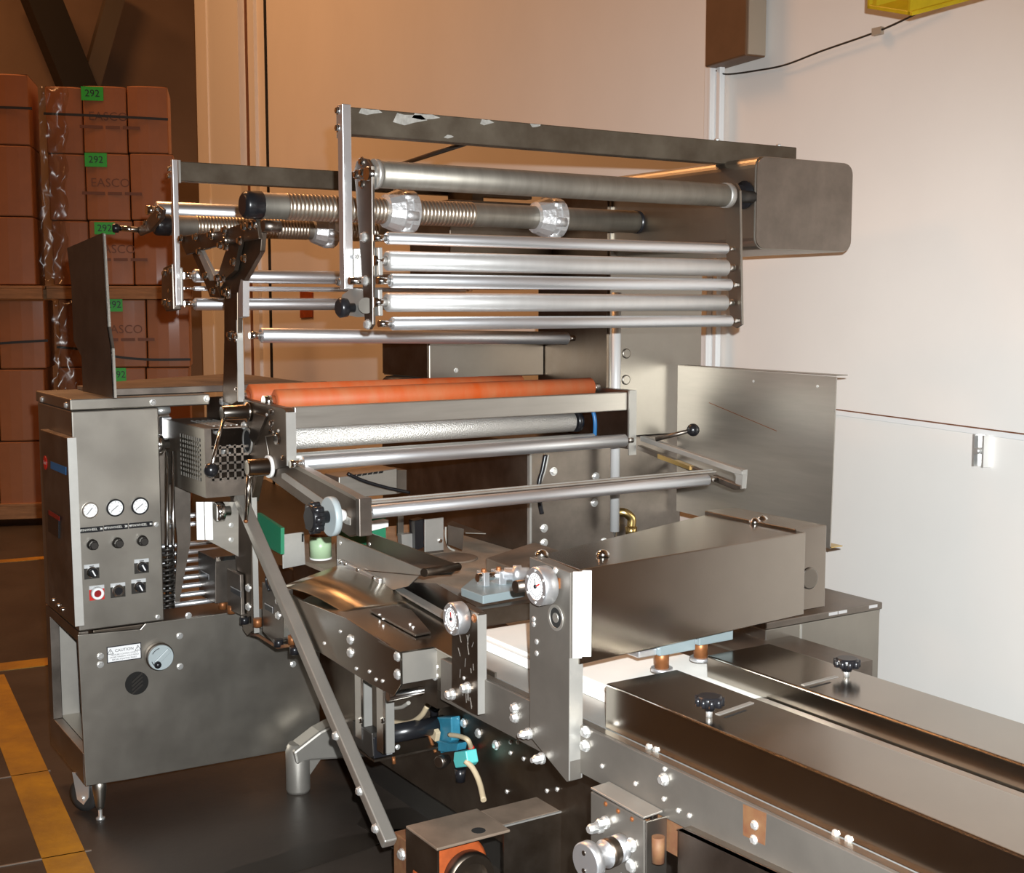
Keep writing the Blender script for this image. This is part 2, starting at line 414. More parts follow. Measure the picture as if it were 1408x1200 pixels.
for r, (rn, a, b) in enumerate((('top row', 412, 506), ('second row', 506, 604), ('bottom row', 604, 690))):
    carton(2, 66, a, b, 'carton beside the cabinet on the lower left pallet, '+rn, jut=.12)
    carton(-62, 1, a, b, 'carton cut by the picture edge on the lower left pallet, '+rn, jut=.12)
def pallet(px0, px1, py0, py1, label, jut):
    u0 = cuz(px0, py0)[0]; u1 = cuz(px1, py0)[0]; z1 = cuz(px0, py0)[1]; z0 = cuz(px0, py1)[1]
    if z0 < .02: z0 = .0
    f = C0+CN*(jut+.03)
    t = thing('pallet', label, 'pallet', f+CU*((u0+u1)/2)+UZ*z0)
    th = (z1-z0)
    def plank(d0, d1, a, b, c0, c1, nm):
        add(nm, MB().prism([f+CU*a-CN*d0+UZ*c0, f+CU*b-CN*d0+UZ*c0, f+CU*b-CN*d1+UZ*c0, f+CU*a-CN*d1+UZ*c0], (0,0,c1-c0)), 'wood', t, bev=.003)
    for k in range(4): plank(k*.15, k*.15+.11, u0, u1, z1-.02, z1, 'plank')
    plank(0, .04, u0, u1, z0+.02 if th > .12 else z0, z1-.02, 'stringer'); plank(.45, .5, u0, u1, z0, z1-.02, 'stringer')
pallet(64, 262, 393, 411, 'wooden pallet between the upper and lower right carton stacks', 0)
pallet(-40, 62, 393, 411, 'wooden pallet between the upper and lower left carton stacks', .12)
pallet(80, 262, 693, 715, 'wooden pallet on the floor under the right cartons', 0)
pallet(-60, 66, 691, 712, 'wooden pallet on the floor under the left cartons', .12)
def strap(pts, label, off):
    pp = curve_pts([cpl(x, y, off) for x, y in pts], 6); mb = MB(); b = len(pp)
    for p in pp: mb.v += [p-UZ*.009, p+UZ*.009, p-UZ*.009-CN*.004, p+UZ*.009-CN*.004]
    for i in range(b-1):
        for q in ((0,1,5,4),(2,6,7,3),(0,4,6,2),(1,3,7,5)): mb.quad([i*4+k for k in q])
    mb.quad((0,2,3,1)); mb.quad([(b-1)*4+k for k in (0,1,3,2)])
    add('strapping_band', mb, 'rubber', label=label, cat='strap')
strap([(60,156),(110,158),(175,161),(231,164)], 'black strap round the top of the upper right cartons', .02)
strap([(78,477),(130,482),(152,489),(200,494),(262,494)], 'black strap sagging across the lower right cartons', .02)
strap([(-15,147),(20,148),(44,149)], 'black strap round the upper left cartons', .14)
strap([(-15,473),(30,470),(66,468)], 'black strap round the lower left cartons', .14)
def film(x0, x1, y0, y1, n, m, off, label):
    mb = MB()
    for j in range(m+1):
        for i in range(n+1):
            px = x0+(x1-x0)*i/n + 3*math.sin(j*1.3); py = y0+(y1-y0)*j/m
            wob = .03*math.sin(i*2.1+j*.9)+random.uniform(-.02,.02)
            mb.v.append(cpl(px, py, off+wob))
    for j in range(m):
        for i in range(n):
            a = j*(n+1)+i; mb.quad((a, a+1, a+n+2, a+n+1), True)
    o = add('stretch_wrap', mb, 'film', label=label, cat='plastic wrap')
    md = o.modifiers.new('s', 'SOLIDIFY'); md.thickness = .002
film(54, 92, 119, 390, 5, 26, .07, 'creased clear stretch wrap on the edge of the upper right pallet')
film(72, 112, 413, 540, 5, 14, .07, 'creased clear stretch wrap on the edge of the lower right pallet')

# ------------------------------------------------------------------ control cabinet
YF = 3.93
t = thing('control_cabinet', 'grey steel control cabinet on the left with three white gauges and a caution label', 'control cabinet', (1.2, 4.15, 0))
cab = t
add('body', MB().box(.934, 1.197, YF, 4.38, .612, 1.285), 'steel', t, bev=.004)
add('top_cap', MB().box(.93, 1.36, YF-.004, 4.385, 1.287, 1.322), 'steel', t, bev=.004)
for p in (pt(58,549,x=.93), pt(91,557,x=.93)): bolt(t, p, '-x', .008)
for p in (pt(210,553,y=YF-.004), pt(284,548,y=YF-.004)): bolt(t, p, '-y', .008)
add('inner_panel', MB().box(1.20, 1.34, 4.28, 4.30, .64, 1.285), 'steel_dark', t)
lowpts = [pt(118,1081,y=YF), pt(175,1072,y=YF), pt(352,1040,y=YF), pt(440,1024,y=YF), pt(440,828,y=YF), pt(348,838,y=YF), pt(200,857,y=YF), pt(193,865,y=YF), pt(107,873,y=YF)]
add('front_panel', MB().prism(lowpts, (0,.012,0)), 'steel', t, bev=.002)
# open frame on the cabinet's left flank
ZB = .125
add('flank_rail', MB().box(.936, .966, 3.945, 4.385, .575, .606), 'steel_dark', t, bev=.002)
add('flank_rail', MB().box(.936, .966, 3.945, 4.385, ZB, ZB+.10), 'steel_dark', t, bev=.002)
add('flank_upright', MB().box(.936, .966, 4.33, 4.385, ZB+.10, .575), 'steel_dark', t, bev=.002)
add('ledge', MB().box(.967, 1.5, 3.945, 4.385, ZB+.09, ZB+.10), 'steel', t)
add('back_panel', MB().box(.967, 1.62, 4.36, 4.38, ZB+.10, .606), 'steel_light', t)
add('inner_box', MB().box(.985, 1.55, 3.97, 4.16, ZB+.10, .60), 'steel_worn', t, bev=.004)
add('conduit', MB().cyl((1.0,4.02,ZB+.1), (1.0,4.02,.6), .012), 'chrome', t)
add('deck', MB().box(1.20, 1.64, 3.945, 4.38, .597, .607), 'steel_dark', t)
# door with logo and display on the left flank
dpts = [pt(55,590,x=.905), pt(92,602,x=.905), pt(103,861,x=.905), pt(68,832,x=.905)]
door = add('door', MB().prism(dpts, (.026,0,0)), 'steel_dark', t, bev=.003, label='dark steel side door')
add('door_edge', MB().prism([dpts[1]+V((0,-.001,0)), dpts[2]+V((0,-.001,0)), dpts[2]+V((.026,-.001,0)), dpts[1]+V((.026,-.001,0))], (0,-.003,0)), 'alu_matte', door)
lp = pt(62.5,636,x=.9045); 
add('logo_disc', MB().lathe(lp, (-1,0,0), [(0,.022),(.0015,.022)], 28), 'red', door)
text(door, 'Ossid', lp, UYm, UZ, .016, 'label_white', off=.002)
add('logo_bar', MB().prism([pt(70,634,x=.9045), pt(91,642,x=.9045), pt(91,653,x=.9045), pt(70,644,x=.9045)], (-.001,0,0)), 'blue', door)
disp = add('display', MB().prism([pt(67,701,x=.9045), pt(82,710,x=.9045), pt(82,740,x=.9045), pt(68,730,x=.9045)], (-.004,0,0)), 'black', door)
add('display_bezel', MB().prism([pt(67,701,x=.900), pt(82,710,x=.900), pt(82,716,x=.900), pt(67,707,x=.900)], (-.001,0,0)), 'red_dark', door)
for p in ((73,825),(80,832),(86,838)): bolt(door, pt(*p, x=.905), '-x', .006, mat='chrome')
# gauges
for i, (px, py, rr, rm) in enumerate(((123,701,.0250,'chrome'),(157.5,697.5,.0272,'black'),(191.5,695,.0272,'black'))):
    p = pt(px, py, y=YF)
    g = add('gauge', MB().lathe(p, (0,-1,0), [(0,rr),(.010,rr),(.013,rr*.96),(.013,rr*.83),(.008,rr*.83)], 32), rm, t, label='round pressure gauge, white dial, %s rim' % ('chrome' if i == 0 else 'black'))
    q = p+V((0,-.009,0))
    add('dial', MB().lathe(q, (0,-1,0), [(0,rr*.83),(.001,rr*.83)], 32), 'gauge_face', g)
    n = V((.72,0,.55)).normalized() if i else V((.6,0,.7)).normalized()
    add('needle', MB().beam(q-n*rr*.62+V((0,-.0015,0)), q+n*rr*.4+V((0,-.0015,0)), .0015, .001, V((0,1,0)).cross(n)), 'ink', g)
    tm = MB()
    for k in range(9):
        a = math.radians(225-k*33.75); e = V((math.cos(a),0,math.sin(a)))
        tm.beam(q+e*rr*.64+V((0,-.0012,0)), q+e*rr*.74+V((0,-.0012,0)), .0011, .0005, V((0,1,0)).cross(e))
    add('scale_marks', tm, 'ink', g)
for k, (px, py) in enumerate(((125,728),(159.3,724.5),(193.5,721.3))):
    p = pt(px, py, y=YF)
    n = add('name_strip', MB().box(p.x-.0365, p.x+.0365, YF-.0015, YF, p.z-.0085, p.z+.0085), 'black', t)
    text(n, 'FINWHEEL  %d' % (3-k), p+V((0,-.0016,0)), UX, UZ, .0105, 'ink_white')
    for sx in (-.032, .032): bolt(n, p+V((sx,-.0015,0)), '-y', .0028, .002)
bolt(t, pt(215,721,y=YF), '-y', .006)
bolt(t, pt(217,848,y=YF), '-y', .006)
for px, py in ((126,748),(160.5,745.5),(194.5,742.5)):
    p = pt(px, py, y=YF)
    k = add('regulator_knob', MB().lathe(p, (0,-1,0), [(0,.0165),(.012,.0165),(.016,.0125),(.034,.012),(.036,.010)], 18), 'black_metal', t)
    add('knob_grip', MB().lathe(p+V((0,-.016,0)), (0,-1,0), [(0,.0132),(.016,.0132)], 10, smooth=False), 'black', k)
for px, py, kind in ((126,786,0),(194.5,778.5,0),(190.5,806,0),(133,815,1),(162,811.5,2)):
    p = pt(px, py, y=YF); h = .0225
    pl = add('switch_plate', MB().box(p.x-h, p.x+h, YF-.002, YF, p.z-h*.95, p.z+h*.55), 'red' if kind == 1 else ('black_metal'), t)
    add('switch_label', MB().box(p.x-h, p.x+h, YF-.003, YF, p.z+h*.55, p.z+h*1.05), 'grey_label', pl)
    add('switch_mark', MB().box(p.x-h*.3, p.x+h*.3, YF-.0034, YF-.003, p.z+h*.75, p.z+h*.85), 'ink', pl)
    if kind == 0:
        add('switch_collar', MB().lathe(p+V((0,-.002,0)), (0,-1,0), [(0,.0165),(.007,.0165),(.009,.014)], 24), 'chrome', pl)
        kn = add('selector', MB().lathe(p+V((0,-.010,0)), (0,-1,0), [(0,.0145),(.014,.0135),(.016,.011)], 20), 'black', pl)
        q = p+V((0,-.0265,0)); n = V((.45,0,-.9)).normalized()
        add('pointer', MB().beam(q-n*.010, q+n*.010, .004, .002, V((0,1,0)).cross(n)), 'label_white', kn)
    else:
        add('button_ring', MB().lathe(p+V((0,-.002,0)), (0,-1,0), [(0,.020),(.014 if kind == 1 else .008,.0185),(.016 if kind == 1 else .010,.0165),(.016 if kind == 1 else .010,.012),(.006,.0118)], 28), 'label_white' if kind == 1 else 'chrome', pl)
        add('button', MB().lathe(p+V((0,-.004,0)), (0,-1,0), [(0,.0115),(.008,.0112)], 24), 'red_dark' if kind == 1 else 'black', pl)
# caution label, dial regulator and vent on the lower panel
A = pt(146.5,889.5,y=YF); B = pt(194,886,y=YF); zl = pt(146.5,912,y=YF).z
lab = add('caution_label', MB().box(A.x, B.x, YF-.001, YF, zl, A.z), 'ink', t, label='white caution label with black border')
add('label_field', MB().box(A.x+.003, B.x-.003, YF-.0016, YF-.001, zl+.003, A.z-.003), 'label_white', lab)
mx_ = (A.x+B.x)/2; hz = A.z-zl
text(lab, 'CAUTION', (mx_, YF-.0017, A.z-hz*.29), UX, UZ, .0128, 'ink')
for k, s in enumerate(('PRESSURE CONTROL LEVER IS', 'UNDER TENSION. HOLD FIRMLY', 'BEFORE ADJUSTING PRESET')):
    text(lab, s, (mx_, YF-.0017, A.z-hz*(.53+.15*k)), UX, UZ, .0062, 'ink')
for sx in (-1, 1):
    c = V((mx_+sx*.0425, YF-.0018, A.z-hz*.32)); tm = MB()
    P3 = [c+V((0,0,.009)), c+V((-.009,0,-.007)), c+V((.009,0,-.007))]
    for i in range(3): tm.beam(P3[i], P3[(i+1)%3], .0005, .0014, UY)
    tm.beam(c+V((0,0,.004)), c+V((0,0,-.001)), .0005, .0014, UY); tm.beam(c+V((0,0,-.003)), c+V((0,0,-.0045)), .0005, .0014, UY)
    add('warning_triangle', tm, 'ink', lab)
p = pt(217.5,901,y=YF)
rg = add('dial_regulator', MB().lathe(p, (0,-1,0), [(0,.044),(.020,.044),(.024,.041)], 36), 'steel_dark', t, label='round pressure dial with black ball knob')
add('dial_plate', MB().lathe(p+V((0,-.024,0)), (0,-1,0), [(0,.040),(.006,.040),(.008,.038)], 36), 'grey_plastic', rg)
am = MB()
for a0, a1 in ((100,150),(195,245)):
    pp = []
    for k in range(9):
        a = math.radians(a0+(a1-a0)*k/8); pp.append(p+V((math.cos(a)*.031, -.0325, math.sin(a)*.031)))
    am.tube(pp, .0012, 5)
add('dial_arc', am, 'ink', rg)
add('dial_hand', MB().obox(p+V((.004,-.034,.003)), V((.75,0,.66)), V((0,1,0)), V((-.66,0,.75)), .058, .006, .016), 'grey_plastic', rg, bev=.002)
add('ball_knob', MB().ball(pt(217,914,y=YF-.04), .0115), 'black', rg)
p = pt(188,939,y=YF)
vt = add('vent', MB().lathe(p+V((0,.001,0)), (0,-1,0), [(0,.0365),(.003,.0365)], 36), 'void', t, label='round black vent with louvre ribs')
for k in range(4):
    zz = -.018+.012*k
    add('louvre', MB().obox(p+V((0,-.004,zz)), V((.8,0,.6)), V((0,1,0)), V((-.6,0,.8)), .042, .003, .006), 'black_metal', vt)
for px, py in ((138,902),(138,913.5),(247,874),(247.5,916),(259,846),(404,897),(403,913),(376,884)): bolt(t, pt(px,py,y=YF), '-y', .0085, .006)
# caster and levelling foot
cp = V((.965, 4.05, .055))
ca_ = V((-.80,-.60,0)); cu_ = V((-.60,.80,0)); co = lambda u,z: cp+ca_*.020+cu_*u+UZ*z
cs = add('caster', MB().lathe(cp-ca_*.016, ca_, [(0,.038),(.003,.052),(.029,.052),(.032,.038)], 28), 'rubber', t, label='black swivel caster with steel fork')
add('fork', MB().prism([co(.03,.075), co(-.035,.072), co(-.030,.0), co(-.010,-.026), co(.014,-.012)], ca_*.004), 'zinc', cs)
add('axle_nut', MB().cyl(co(-.006,-.006), co(-.006,-.006)+ca_*.010, .008, n=6), 'zinc', cs)
f = V((.985, 3.955, 0))
ft = add('levelling_foot', MB().lathe(f, (0,0,1), [(.035,.011),(.045,.014),(.10,.022),(.135,.022)], 20), 'steel', t)
add('foot_stud', MB().lathe(f, (0,0,1), [(0,.014),(.006,.014),(.010,.006),(.037,.006)], 16), 'zinc', ft)

# bent dark sheet standing on the cabinet, and the film table behind it
sp = [(92,341),(141,320),(145,397),(148,449),(153,479),(156,547),(114,538),(112,490),(101,468),(98,391)]
t = thing('baffle_sheet', 'bent dark sheet metal baffle standing on top of the control cabinet', 'sheet metal', pt(130,548,x=1.03))
add('sheet', MB().prism([pt(px,py,x=1.03) for px,py in sp], (.003,0,0)), 'baffle', t)
add('folded_edge', MB().prism([pt(140.5,321,x=1.03), pt(145,397,x=1.03), pt(148,449,x=1.03), pt(153,479,x=1.03), pt(156,547,x=1.03), pt(155,547,x=1.03), pt(152,479,x=1.03), pt(147,449,x=1.03), pt(144,397,x=1.03), pt(139.5,321,x=1.03)], (.010,0,0)), 'steel', t)
t = thing('film_table', 'flat dusty brown metal table behind the orange rollers', 'table', (1.4, 4.3, 1.325))
add('top', MB().prism([V((1.06,4.0,1.323)), V((1.79,4.0,1.323)), V((1.79,4.85,1.323)), V((1.32,4.6,1.323)), V((1.06,4.37,1.323))], (0,0,.012)), 'dusty_brown', t, bev=.002)
add('front_lip', MB().box(1.06, 1.79, 3.98, 4.0, 1.323, 1.345), 'steel_dark', t, bev=.002)

# ------------------------------------------------------------------ machine base and tower
XS = 1.40            # outer face of the left side plates
def polyx(pts, x, th, mb=None): return (mb or MB()).prism([pt(px,py,x=x) for px,py in pts], (th,0,0))
def polyy(pts, y, th, mb=None): return (mb or MB()).prism([pt(px,py,y=y) for px,py in pts], (0,th,0))
def polyz(pts, z, th, mb=None): return (mb or MB()).prism([pt(px,py,z=z) for px,py in pts], (0,0,-th))

t = thing('machine_stand', 'dark lower base of the wrapping machine with bolted side panel and cast foot', 'machine base', (2.2, 3.4, 0))
add('side_panel', MB().box(1.75, 1.77, 2.30, 4.35, .165, .66), 'steel_worn', t, bev=.002)
add('core', MB().box(1.78, 2.60, 2.3, 4.3, .16, .66), 'steel_dark', t)
add('floor_skid', MB().box(1.85, 2.5, 2.4, 4.2, 0, .16), 'black_metal', t)
for px, py in ((638,994),(658,1008),(682,1024)): bolt(t, pt(px,py,x=1.75), '-x', .011, .008)
for px, py in ((700,1005),(709,1012),(702,1020),(702,1035),(712,1020),(720,1043),(697,1088),(752,1087),(766,1085)): bolt(t, pt(px,py,x=1.75), '-x', .005, .004)
# cast corner foot
lc = V((1.60, 3.84, 0))
add('cast_foot', MB().lathe(lc, (0,0,1), [(.0,.036),(.01,.040),(.14,.040),(.165,.030)], 24), 'steel_light', t, label='round grey cast foot with sloping web')
add('cast_arm', polyy([(404,1034),(440,1006),(478,986),(520,968),(520,1040),(428,1046),(408,1052)], 3.80, .075), 'steel_light', t, bev=.008)
add('gusset', MB().prism([lc+V((.03,-.02,.12)), lc+V((.09,-.02,.12)), lc+V((.03,-.02,.05))], (0,.012,0)), 'steel_light', t)

t = thing('machine_tower', 'tall grey steel tower at the right of the machine with bolted front panels', 'machine tower', (2.8, 3.9, 0))
add('lower_body', MB().box(2.352, 3.02, 3.60, 4.70, .1, 1.135), 'steel_dark', t, bev=.003)
add('lower_face', MB().box(2.352, 3.0, 3.592, 3.60, .12, 1.13), 'steel_dark', t)
add('edge_strip', MB().box(2.348, 2.356, 3.585, 3.60, .6, 1.13), 'alu_matte', t)
add('column', MB().box(2.69, 3.11, 3.60, 4.05, 1.137, 1.99), 'steel', t, bev=.003)
add('column_side', MB().box(2.684, 2.69, 3.61, 4.04, 1.137, 1.99), 'steel_worn', t)
for px, py in ((761,648),(817,691),(748,726),(748,746),(830,745),(819,655)): bolt(t, pt(px,py,y=3.592), '-y', .012, .009)
for px, py in ((861,486),(860.5,522)): add('hole_plug', MB().lathe(pt(px,py,y=3.60), (0,-1,0), [(0,.0175),(.003,.0175),(.005,.014)], 24), 'steel', t)
bolt(t, pt(957,318,y=3.60), '-y', .016, .012)
dh = add('drive_housing', MB().box(2.25, 2.685, 3.95, 4.25, 1.66, 1.97), 'steel_worn', t, bev=.003, label='dark drive housing beside the tower top')
# grey junction box under the rear of the head
t = thing('junction_box', 'grey steel junction box jutting left from the tower below the rollers', 'junction box', (2.44, 4.15, 1.3))
add('body', MB().box(2.192, 2.682, 4.0, 4.36, 1.34, 1.50), 'steel', t, bev=.003)
add('side_plate', MB().box(2.186, 2.192, 4.005, 4.355, 1.345, 1.495), 'steel_worn', t)
add('vent_duct', MB().lathe((2.22, 4.2, 1.25), (0,0,1), [(0,.10),(.08,.10),(.09,.09)], 32), 'black_metal', t)
bolt(t, pt(627,509,y=4.0), '-y', .007)
# motor housing
def rrect(x0,x1,z0,z1,r,y,n=6):
    out = []
    for cx,cz,a0 in ((x1-r,z1-r,0),(x0+r,z1-r,90),(x0+r,z0+r,180),(x1-r,z0+r,270)):
        for k in range(n+1):
            a = math.radians(a0+90*k/n); out.append(V((cx+r*math.cos(a), y, cz+r*math.sin(a))))
    return out
t = thing('motor_housing', 'rounded stainless motor housing at the right end of the top rollers', 'motor housing', (2.9, 3.3, 1.77))
add('shell', MB().prism(rrect(2.70, 3.112, 1.768, 2.046, .035, 2.892), (0,.83,0)), 'steel', t, bev=.004)
add('end_cap', MB().prism(rrect(2.703, 3.109, 1.771, 2.043, .034, 2.888), (0,.004,0)), 'steel_dark', t)
add('shaft_hole', MB().lathe(pt(1024,268,x=2.70), (-1,0,0), [(0,.042),(.006,.042),(.008,.030),(.02,.030)], 28), 'black', t)
# guard sheet on the right
t = thing('guard_panel', 'large stainless guard panel standing at the right below the motor housing', 'guard panel', pt(1040,730,x=2.97))
XG = 2.97
add('sheet', polyx([(932,503),(1150,518),(1141,754),(930,702)], XG, .004), 'brushed', t)
a = pt(932,503,x=XG); b = pt(1150,517,x=XG)
add('top_flange', MB().prism([a, b, b+V((.05,0,0)), a+V((.05,0,0))], (0,0,.003)), 'steel', t)
a = pt(1050,731,x=XG); b = pt(1143,752,x=XG)
add('bottom_flange', MB().prism([a, b, b+V((.05,0,0)), a+V((.05,0,0))], (0,0,-.003)), 'brass', t)
for px,py in ((1036,524),(1124,531)): bolt(t, pt(px,py,x=XG), '-x', .004, .003)
add('crease', polyx([(975,553),(1068,592),(1068,593),(975,554)], XG, -.0006), 'copper', t)
# vertical air cylinder and brass elbow in front of the tower
yc = 3.53; c0 = pt(845,742,y=yc); c1 = pt(846,402,y=yc)
t = thing('air_cylinder', 'slim vertical silver air cylinder in front of the tower', 'air cylinder', c0)
add('barrel', MB().cyl(c0+UZ*.03, V((c0.x,c0.y,c1.z)), .0165), 'alu_satin', t)
add('rod', MB().cyl(c0-UZ*.12, c0+UZ*.03, .006), 'chrome', t)
add('clevis', MB().box(c0.x-.012, c0.x+.012, c0.y-.012, c0.y+.012, c0.z-.14, c0.z-.10), 'zinc', t)
p = pt(862,716,y=3.57)
t = thing('brass_elbow', 'brass elbow fitting with black hose on the tower face', 'pipe fitting', p)
add('elbow', MB().tube(curve_pts([p+V((-.03,.02,.03)), p+V((-.01,0,.03)), p+V((.012,-.01,.01)), p+V((.012,-.01,-.02))]), .016, 12), 'brass', t)
add('nut', MB().cyl(p+V((.012,-.01,-.02)), p+V((.012,-.01,-.05)), .021, n=6), 'brass', t)
add('hose', MB().tube(curve_pts([p+V((.012,-.01,-.05)), p+V((.010,-.01,-.09)), p+V((.0,-.01,-.15))]), .011, 10), 'black', t)

# ------------------------------------------------------------------ roller builder
def roller(parent, x0, x1, y, z, r, m='alu', name='roller', axle=True, dz=0.0, y1=None):
    y1 = y if y1 is None else y1
    p0 = V((x0, y, z)); p1 = V((x1, y1, z+dz)); d = (p1-p0).normalized(); L = (p1-p0).length
    o = add(name, MB().lathe(p0, d, [(0,r*.82),(.004,r),(L-.004,r),(L,r*.82)], 32), m, parent)
    if axle:
        add('axle', MB().cyl(p0-d*.035, p0+d*.002, r*.5), 'chrome', o); add('axle', MB().cyl(p1-d*.002, p1+d*.03, r*.45), 'chrome', o)
    return o

# ------------------------------------------------------------------ film feed unit (orange rollers, side plates)
t = thing('film_feed_unit', 'film feed roller unit with two orange rollers between bolted steel side plates', 'roller unit', (2.0, 3.5, 1.1))
lpts = [(284,546),(312,544),(345,551),(390,561),(394,566),(394,640),(352,655),(345,690),(330,692),(284,664)]
plate = add('side_plate', polyx(lpts, XS, .026), 'steel_worn', t, bev=.002, label='dark bolted left side plate')
add('front_edge', MB().box(1.398, 1.4275, pt(394,600,x=XS).y-.004, pt(394,600,x=XS).y, pt(394,640,x=XS).z, pt(394,567,x=XS).z), 'alu_matte', plate)
for px,py in ((285,551),(306,552),(312,555),(297,592),(336,585),(307,620)): bolt(plate, pt(px,py,x=XS), '-x', .011, .009)
for px,py in ((374,566),(374,582),(374,594)): bolt(plate, pt(px,py,x=XS), '-x', .008, .008, 'chrome')
for px,py in ((285,582),(285,615),(316,613),(316,623),(383,592),(367,570)): bolt(plate, pt(px,py,x=XS), '-x', .004, .004)
p = pt(341,606,x=XS)
add('bearing_ring', MB().lathe(p, (-1,0,0), [(0,.040),(.004,.040),(.004,.033),(.001,.033)], 32), 'alu_matte', plate)
add('bearing_bore', MB().lathe(p, (-1,0,0), [(0,.033),(.002,.033)], 32), 'void', plate)
add('gusset', polyx([(352,568),(368,573),(352,612),(345,600)], XS, -.006), 'steel_dark', plate)
add('wire_clip', MB().tube([pt(379,598,x=XS-.004), pt(365,600,x=XS-.004), pt(369,622,x=XS-.004), pt(369,634,x=XS-.004)], .002, 6), 'steel', plate)
# upright leg that carries the plate
up = add('lower_upright', polyx([(318,655),(346,655),(346,868),(340,874),(334,866),(316,700)], XS, .014), 'steel_worn', t, bev=.002)
yy = pt(346,700,x=XS).y
add('front_edge', MB().box(XS-.001, XS+.016, yy-.003, yy, pt(346,868,x=XS).z, pt(346,660,x=XS).z), 'alu_matte', up)
for px,py in ((342,808),(342,834)): bolt(up, pt(px,py,x=XS), '-x', .011, .009)
XR = 2.65
rp = add('side_plate', MB().box(XR-.03, XR, 3.40, 3.595, 1.12, 1.318), 'steel_dark', t, bev=.002)
add('front_edge', MB().box(XR-.028, XR+.002, 3.395, 3.40, 1.10, 1.318), 'alu_matte', rp)
add('cross_bar', MB().box(1.428, 2.62, 3.405, 3.425, 1.250, 1.312), 'brushed', t, bev=.003, label='flat grey cross bar')
add('cross_bar_top', MB().box(1.428, 2.62, 3.426, 3.50, 1.300, 1.306), 'steel', t)
roller(t, 1.44, 2.60, 3.585, 1.318, .034, 'orange_rubber', 'orange_roller')
roller(t, 1.43, 2.43, 3.77, 1.322, .036, 'orange_rubber', 'orange_roller')
roller(t, 1.43, 2.44, 3.47, 1.217, .034, 'mesh_roller', 'knurled_roller')
roller(t, 1.43, 2.50, 3.43, 1.165, .013, 'alu_matte', 'idler_bar')
roller(t, 1.425, 2.575, 3.356, 1.156, .0215, 'alu', 'guide_roller')
add('roller_cap', MB().lathe((2.445,3.47,1.217), (1,0,0), [(0,.036),(.02,.036)], 24), 'black', t)
hs = MB().tube(curve_pts([(2.50,3.45,1.28),(2.505,3.43,1.22),(2.51,3.44,1.14)]), .007, 8); add('blue_hose', hs, 'blue', t)
# hub and ball lever on the plate
p = pt(343,566,x=XS); q = p+V((-.085,0,0))
hb = add('hub', MB().lathe(p, (-1,0,0), [(0,.030),(.012,.030),(.014,.022),(.085,.022),(.088,.019)], 28), 'steel_polished', t)
yb = (q.y)
b1 = pt(290,646,x=1.24); b0 = V((1.318, q.y, q.z-.015))
lv = add('ball_lever', MB().cyl(b0, b1, .006), 'chrome', t, label='thin chrome lever with black ball')
add('ball', MB().ball(b1, .0215), 'black', lv)
# upright mast with scissor linkage
t = thing('linkage_mast', 'dark upright mast carrying a Y shaped linkage above the left side plate', 'linkage', pt(325,555,x=1.385))
XM = 1.385
ms = add('mast', polyx([(308,402),(326,398),(326,552),(318,557),(306,552),(308,470)], XM, .018), 'steel_worn', t, bev=.002)
ym = pt(326,480,x=XM).y
add('front_edge', MB().box(XM-.001, XM+.019, ym-.003, ym, pt(326,552,x=XM).z, pt(326,440,x=XM).z), 'alu_matte', ms)
add('top_edge', polyx([(331,384),(334,386),(334,435),(328,437),(328,400)], XM-.005, .02), 'alu', ms)
add('arm', polyx([(302,398),(340,320),(360,318),(358,345),(326,402),(306,408)], XM-.002, .016), 'steel_worn', t, bev=.002)
add('arm', polyx([(258,335),(268,330),(300,398),(304,410),(288,408),(285,398)], XM-.02, .012), 'steel_worn', t, bev=.002)
add('link_plate', polyx([(266,336),(272,334),(297,385),(288,386)], XM-.034, .012), 'alu_matte', t, bev=.001)
add('arm', polyx([(244,325),(300,318),(352,300),(356,328),(306,336),(256,350)], XM-.036, .012), 'steel_worn', t, bev=.002)
add('link_plate', polyx([(312,338),(322,328),(330,330),(322,372),(308,385),(300,376)], XM-.018, .014), 'steel_worn', t, bev=.001)
for px,py in ((250,328),(270,326),(290,323),(310,316),(304,337),(312,340),(337,312),(345,310),(352,309),(331,331),(337,355),(322,360),(284,379),(300,382),(308,383),(294,400),(310,402),(275,346)):
    bolt(t, pt(px,py,x=XM-.04), '-x', .010, .012, 'chrome')
for px,py in ((292,322),(310,330),(314,402),(299,386)):
    p = pt(px,py,x=XM-.04); add('pin', MB().cyl(p-UZ*.018, p+UZ*.018, .007), 'chrome', t)
for px,py in ((317,460),(325,462)): bolt(ms, pt(px,py,x=XM), '-x', .009, .012, 'chrome')
for px,py in ((325,535),(316,466),(325,468)): bolt(ms, pt(px,py,x=XM), '-x', .005, .005, 'chrome')
cg = pt(371,311,x=1.36); add('hose_coupling', MB().cyl(cg+V((-.02,0,0)), cg+V((.03,0,0)), .016), 'steel_dark', t)
# the skewed guide roller behind the mast
t = thing('skew_roller', 'long silver guide roller held by the mast above the orange rollers', 'roller', (2.0, 3.70, 1.49))
roller(t, 1.445, 2.58, 3.70, 1.510, .0225, 'alu', 'guide_roller', dz=-.024)

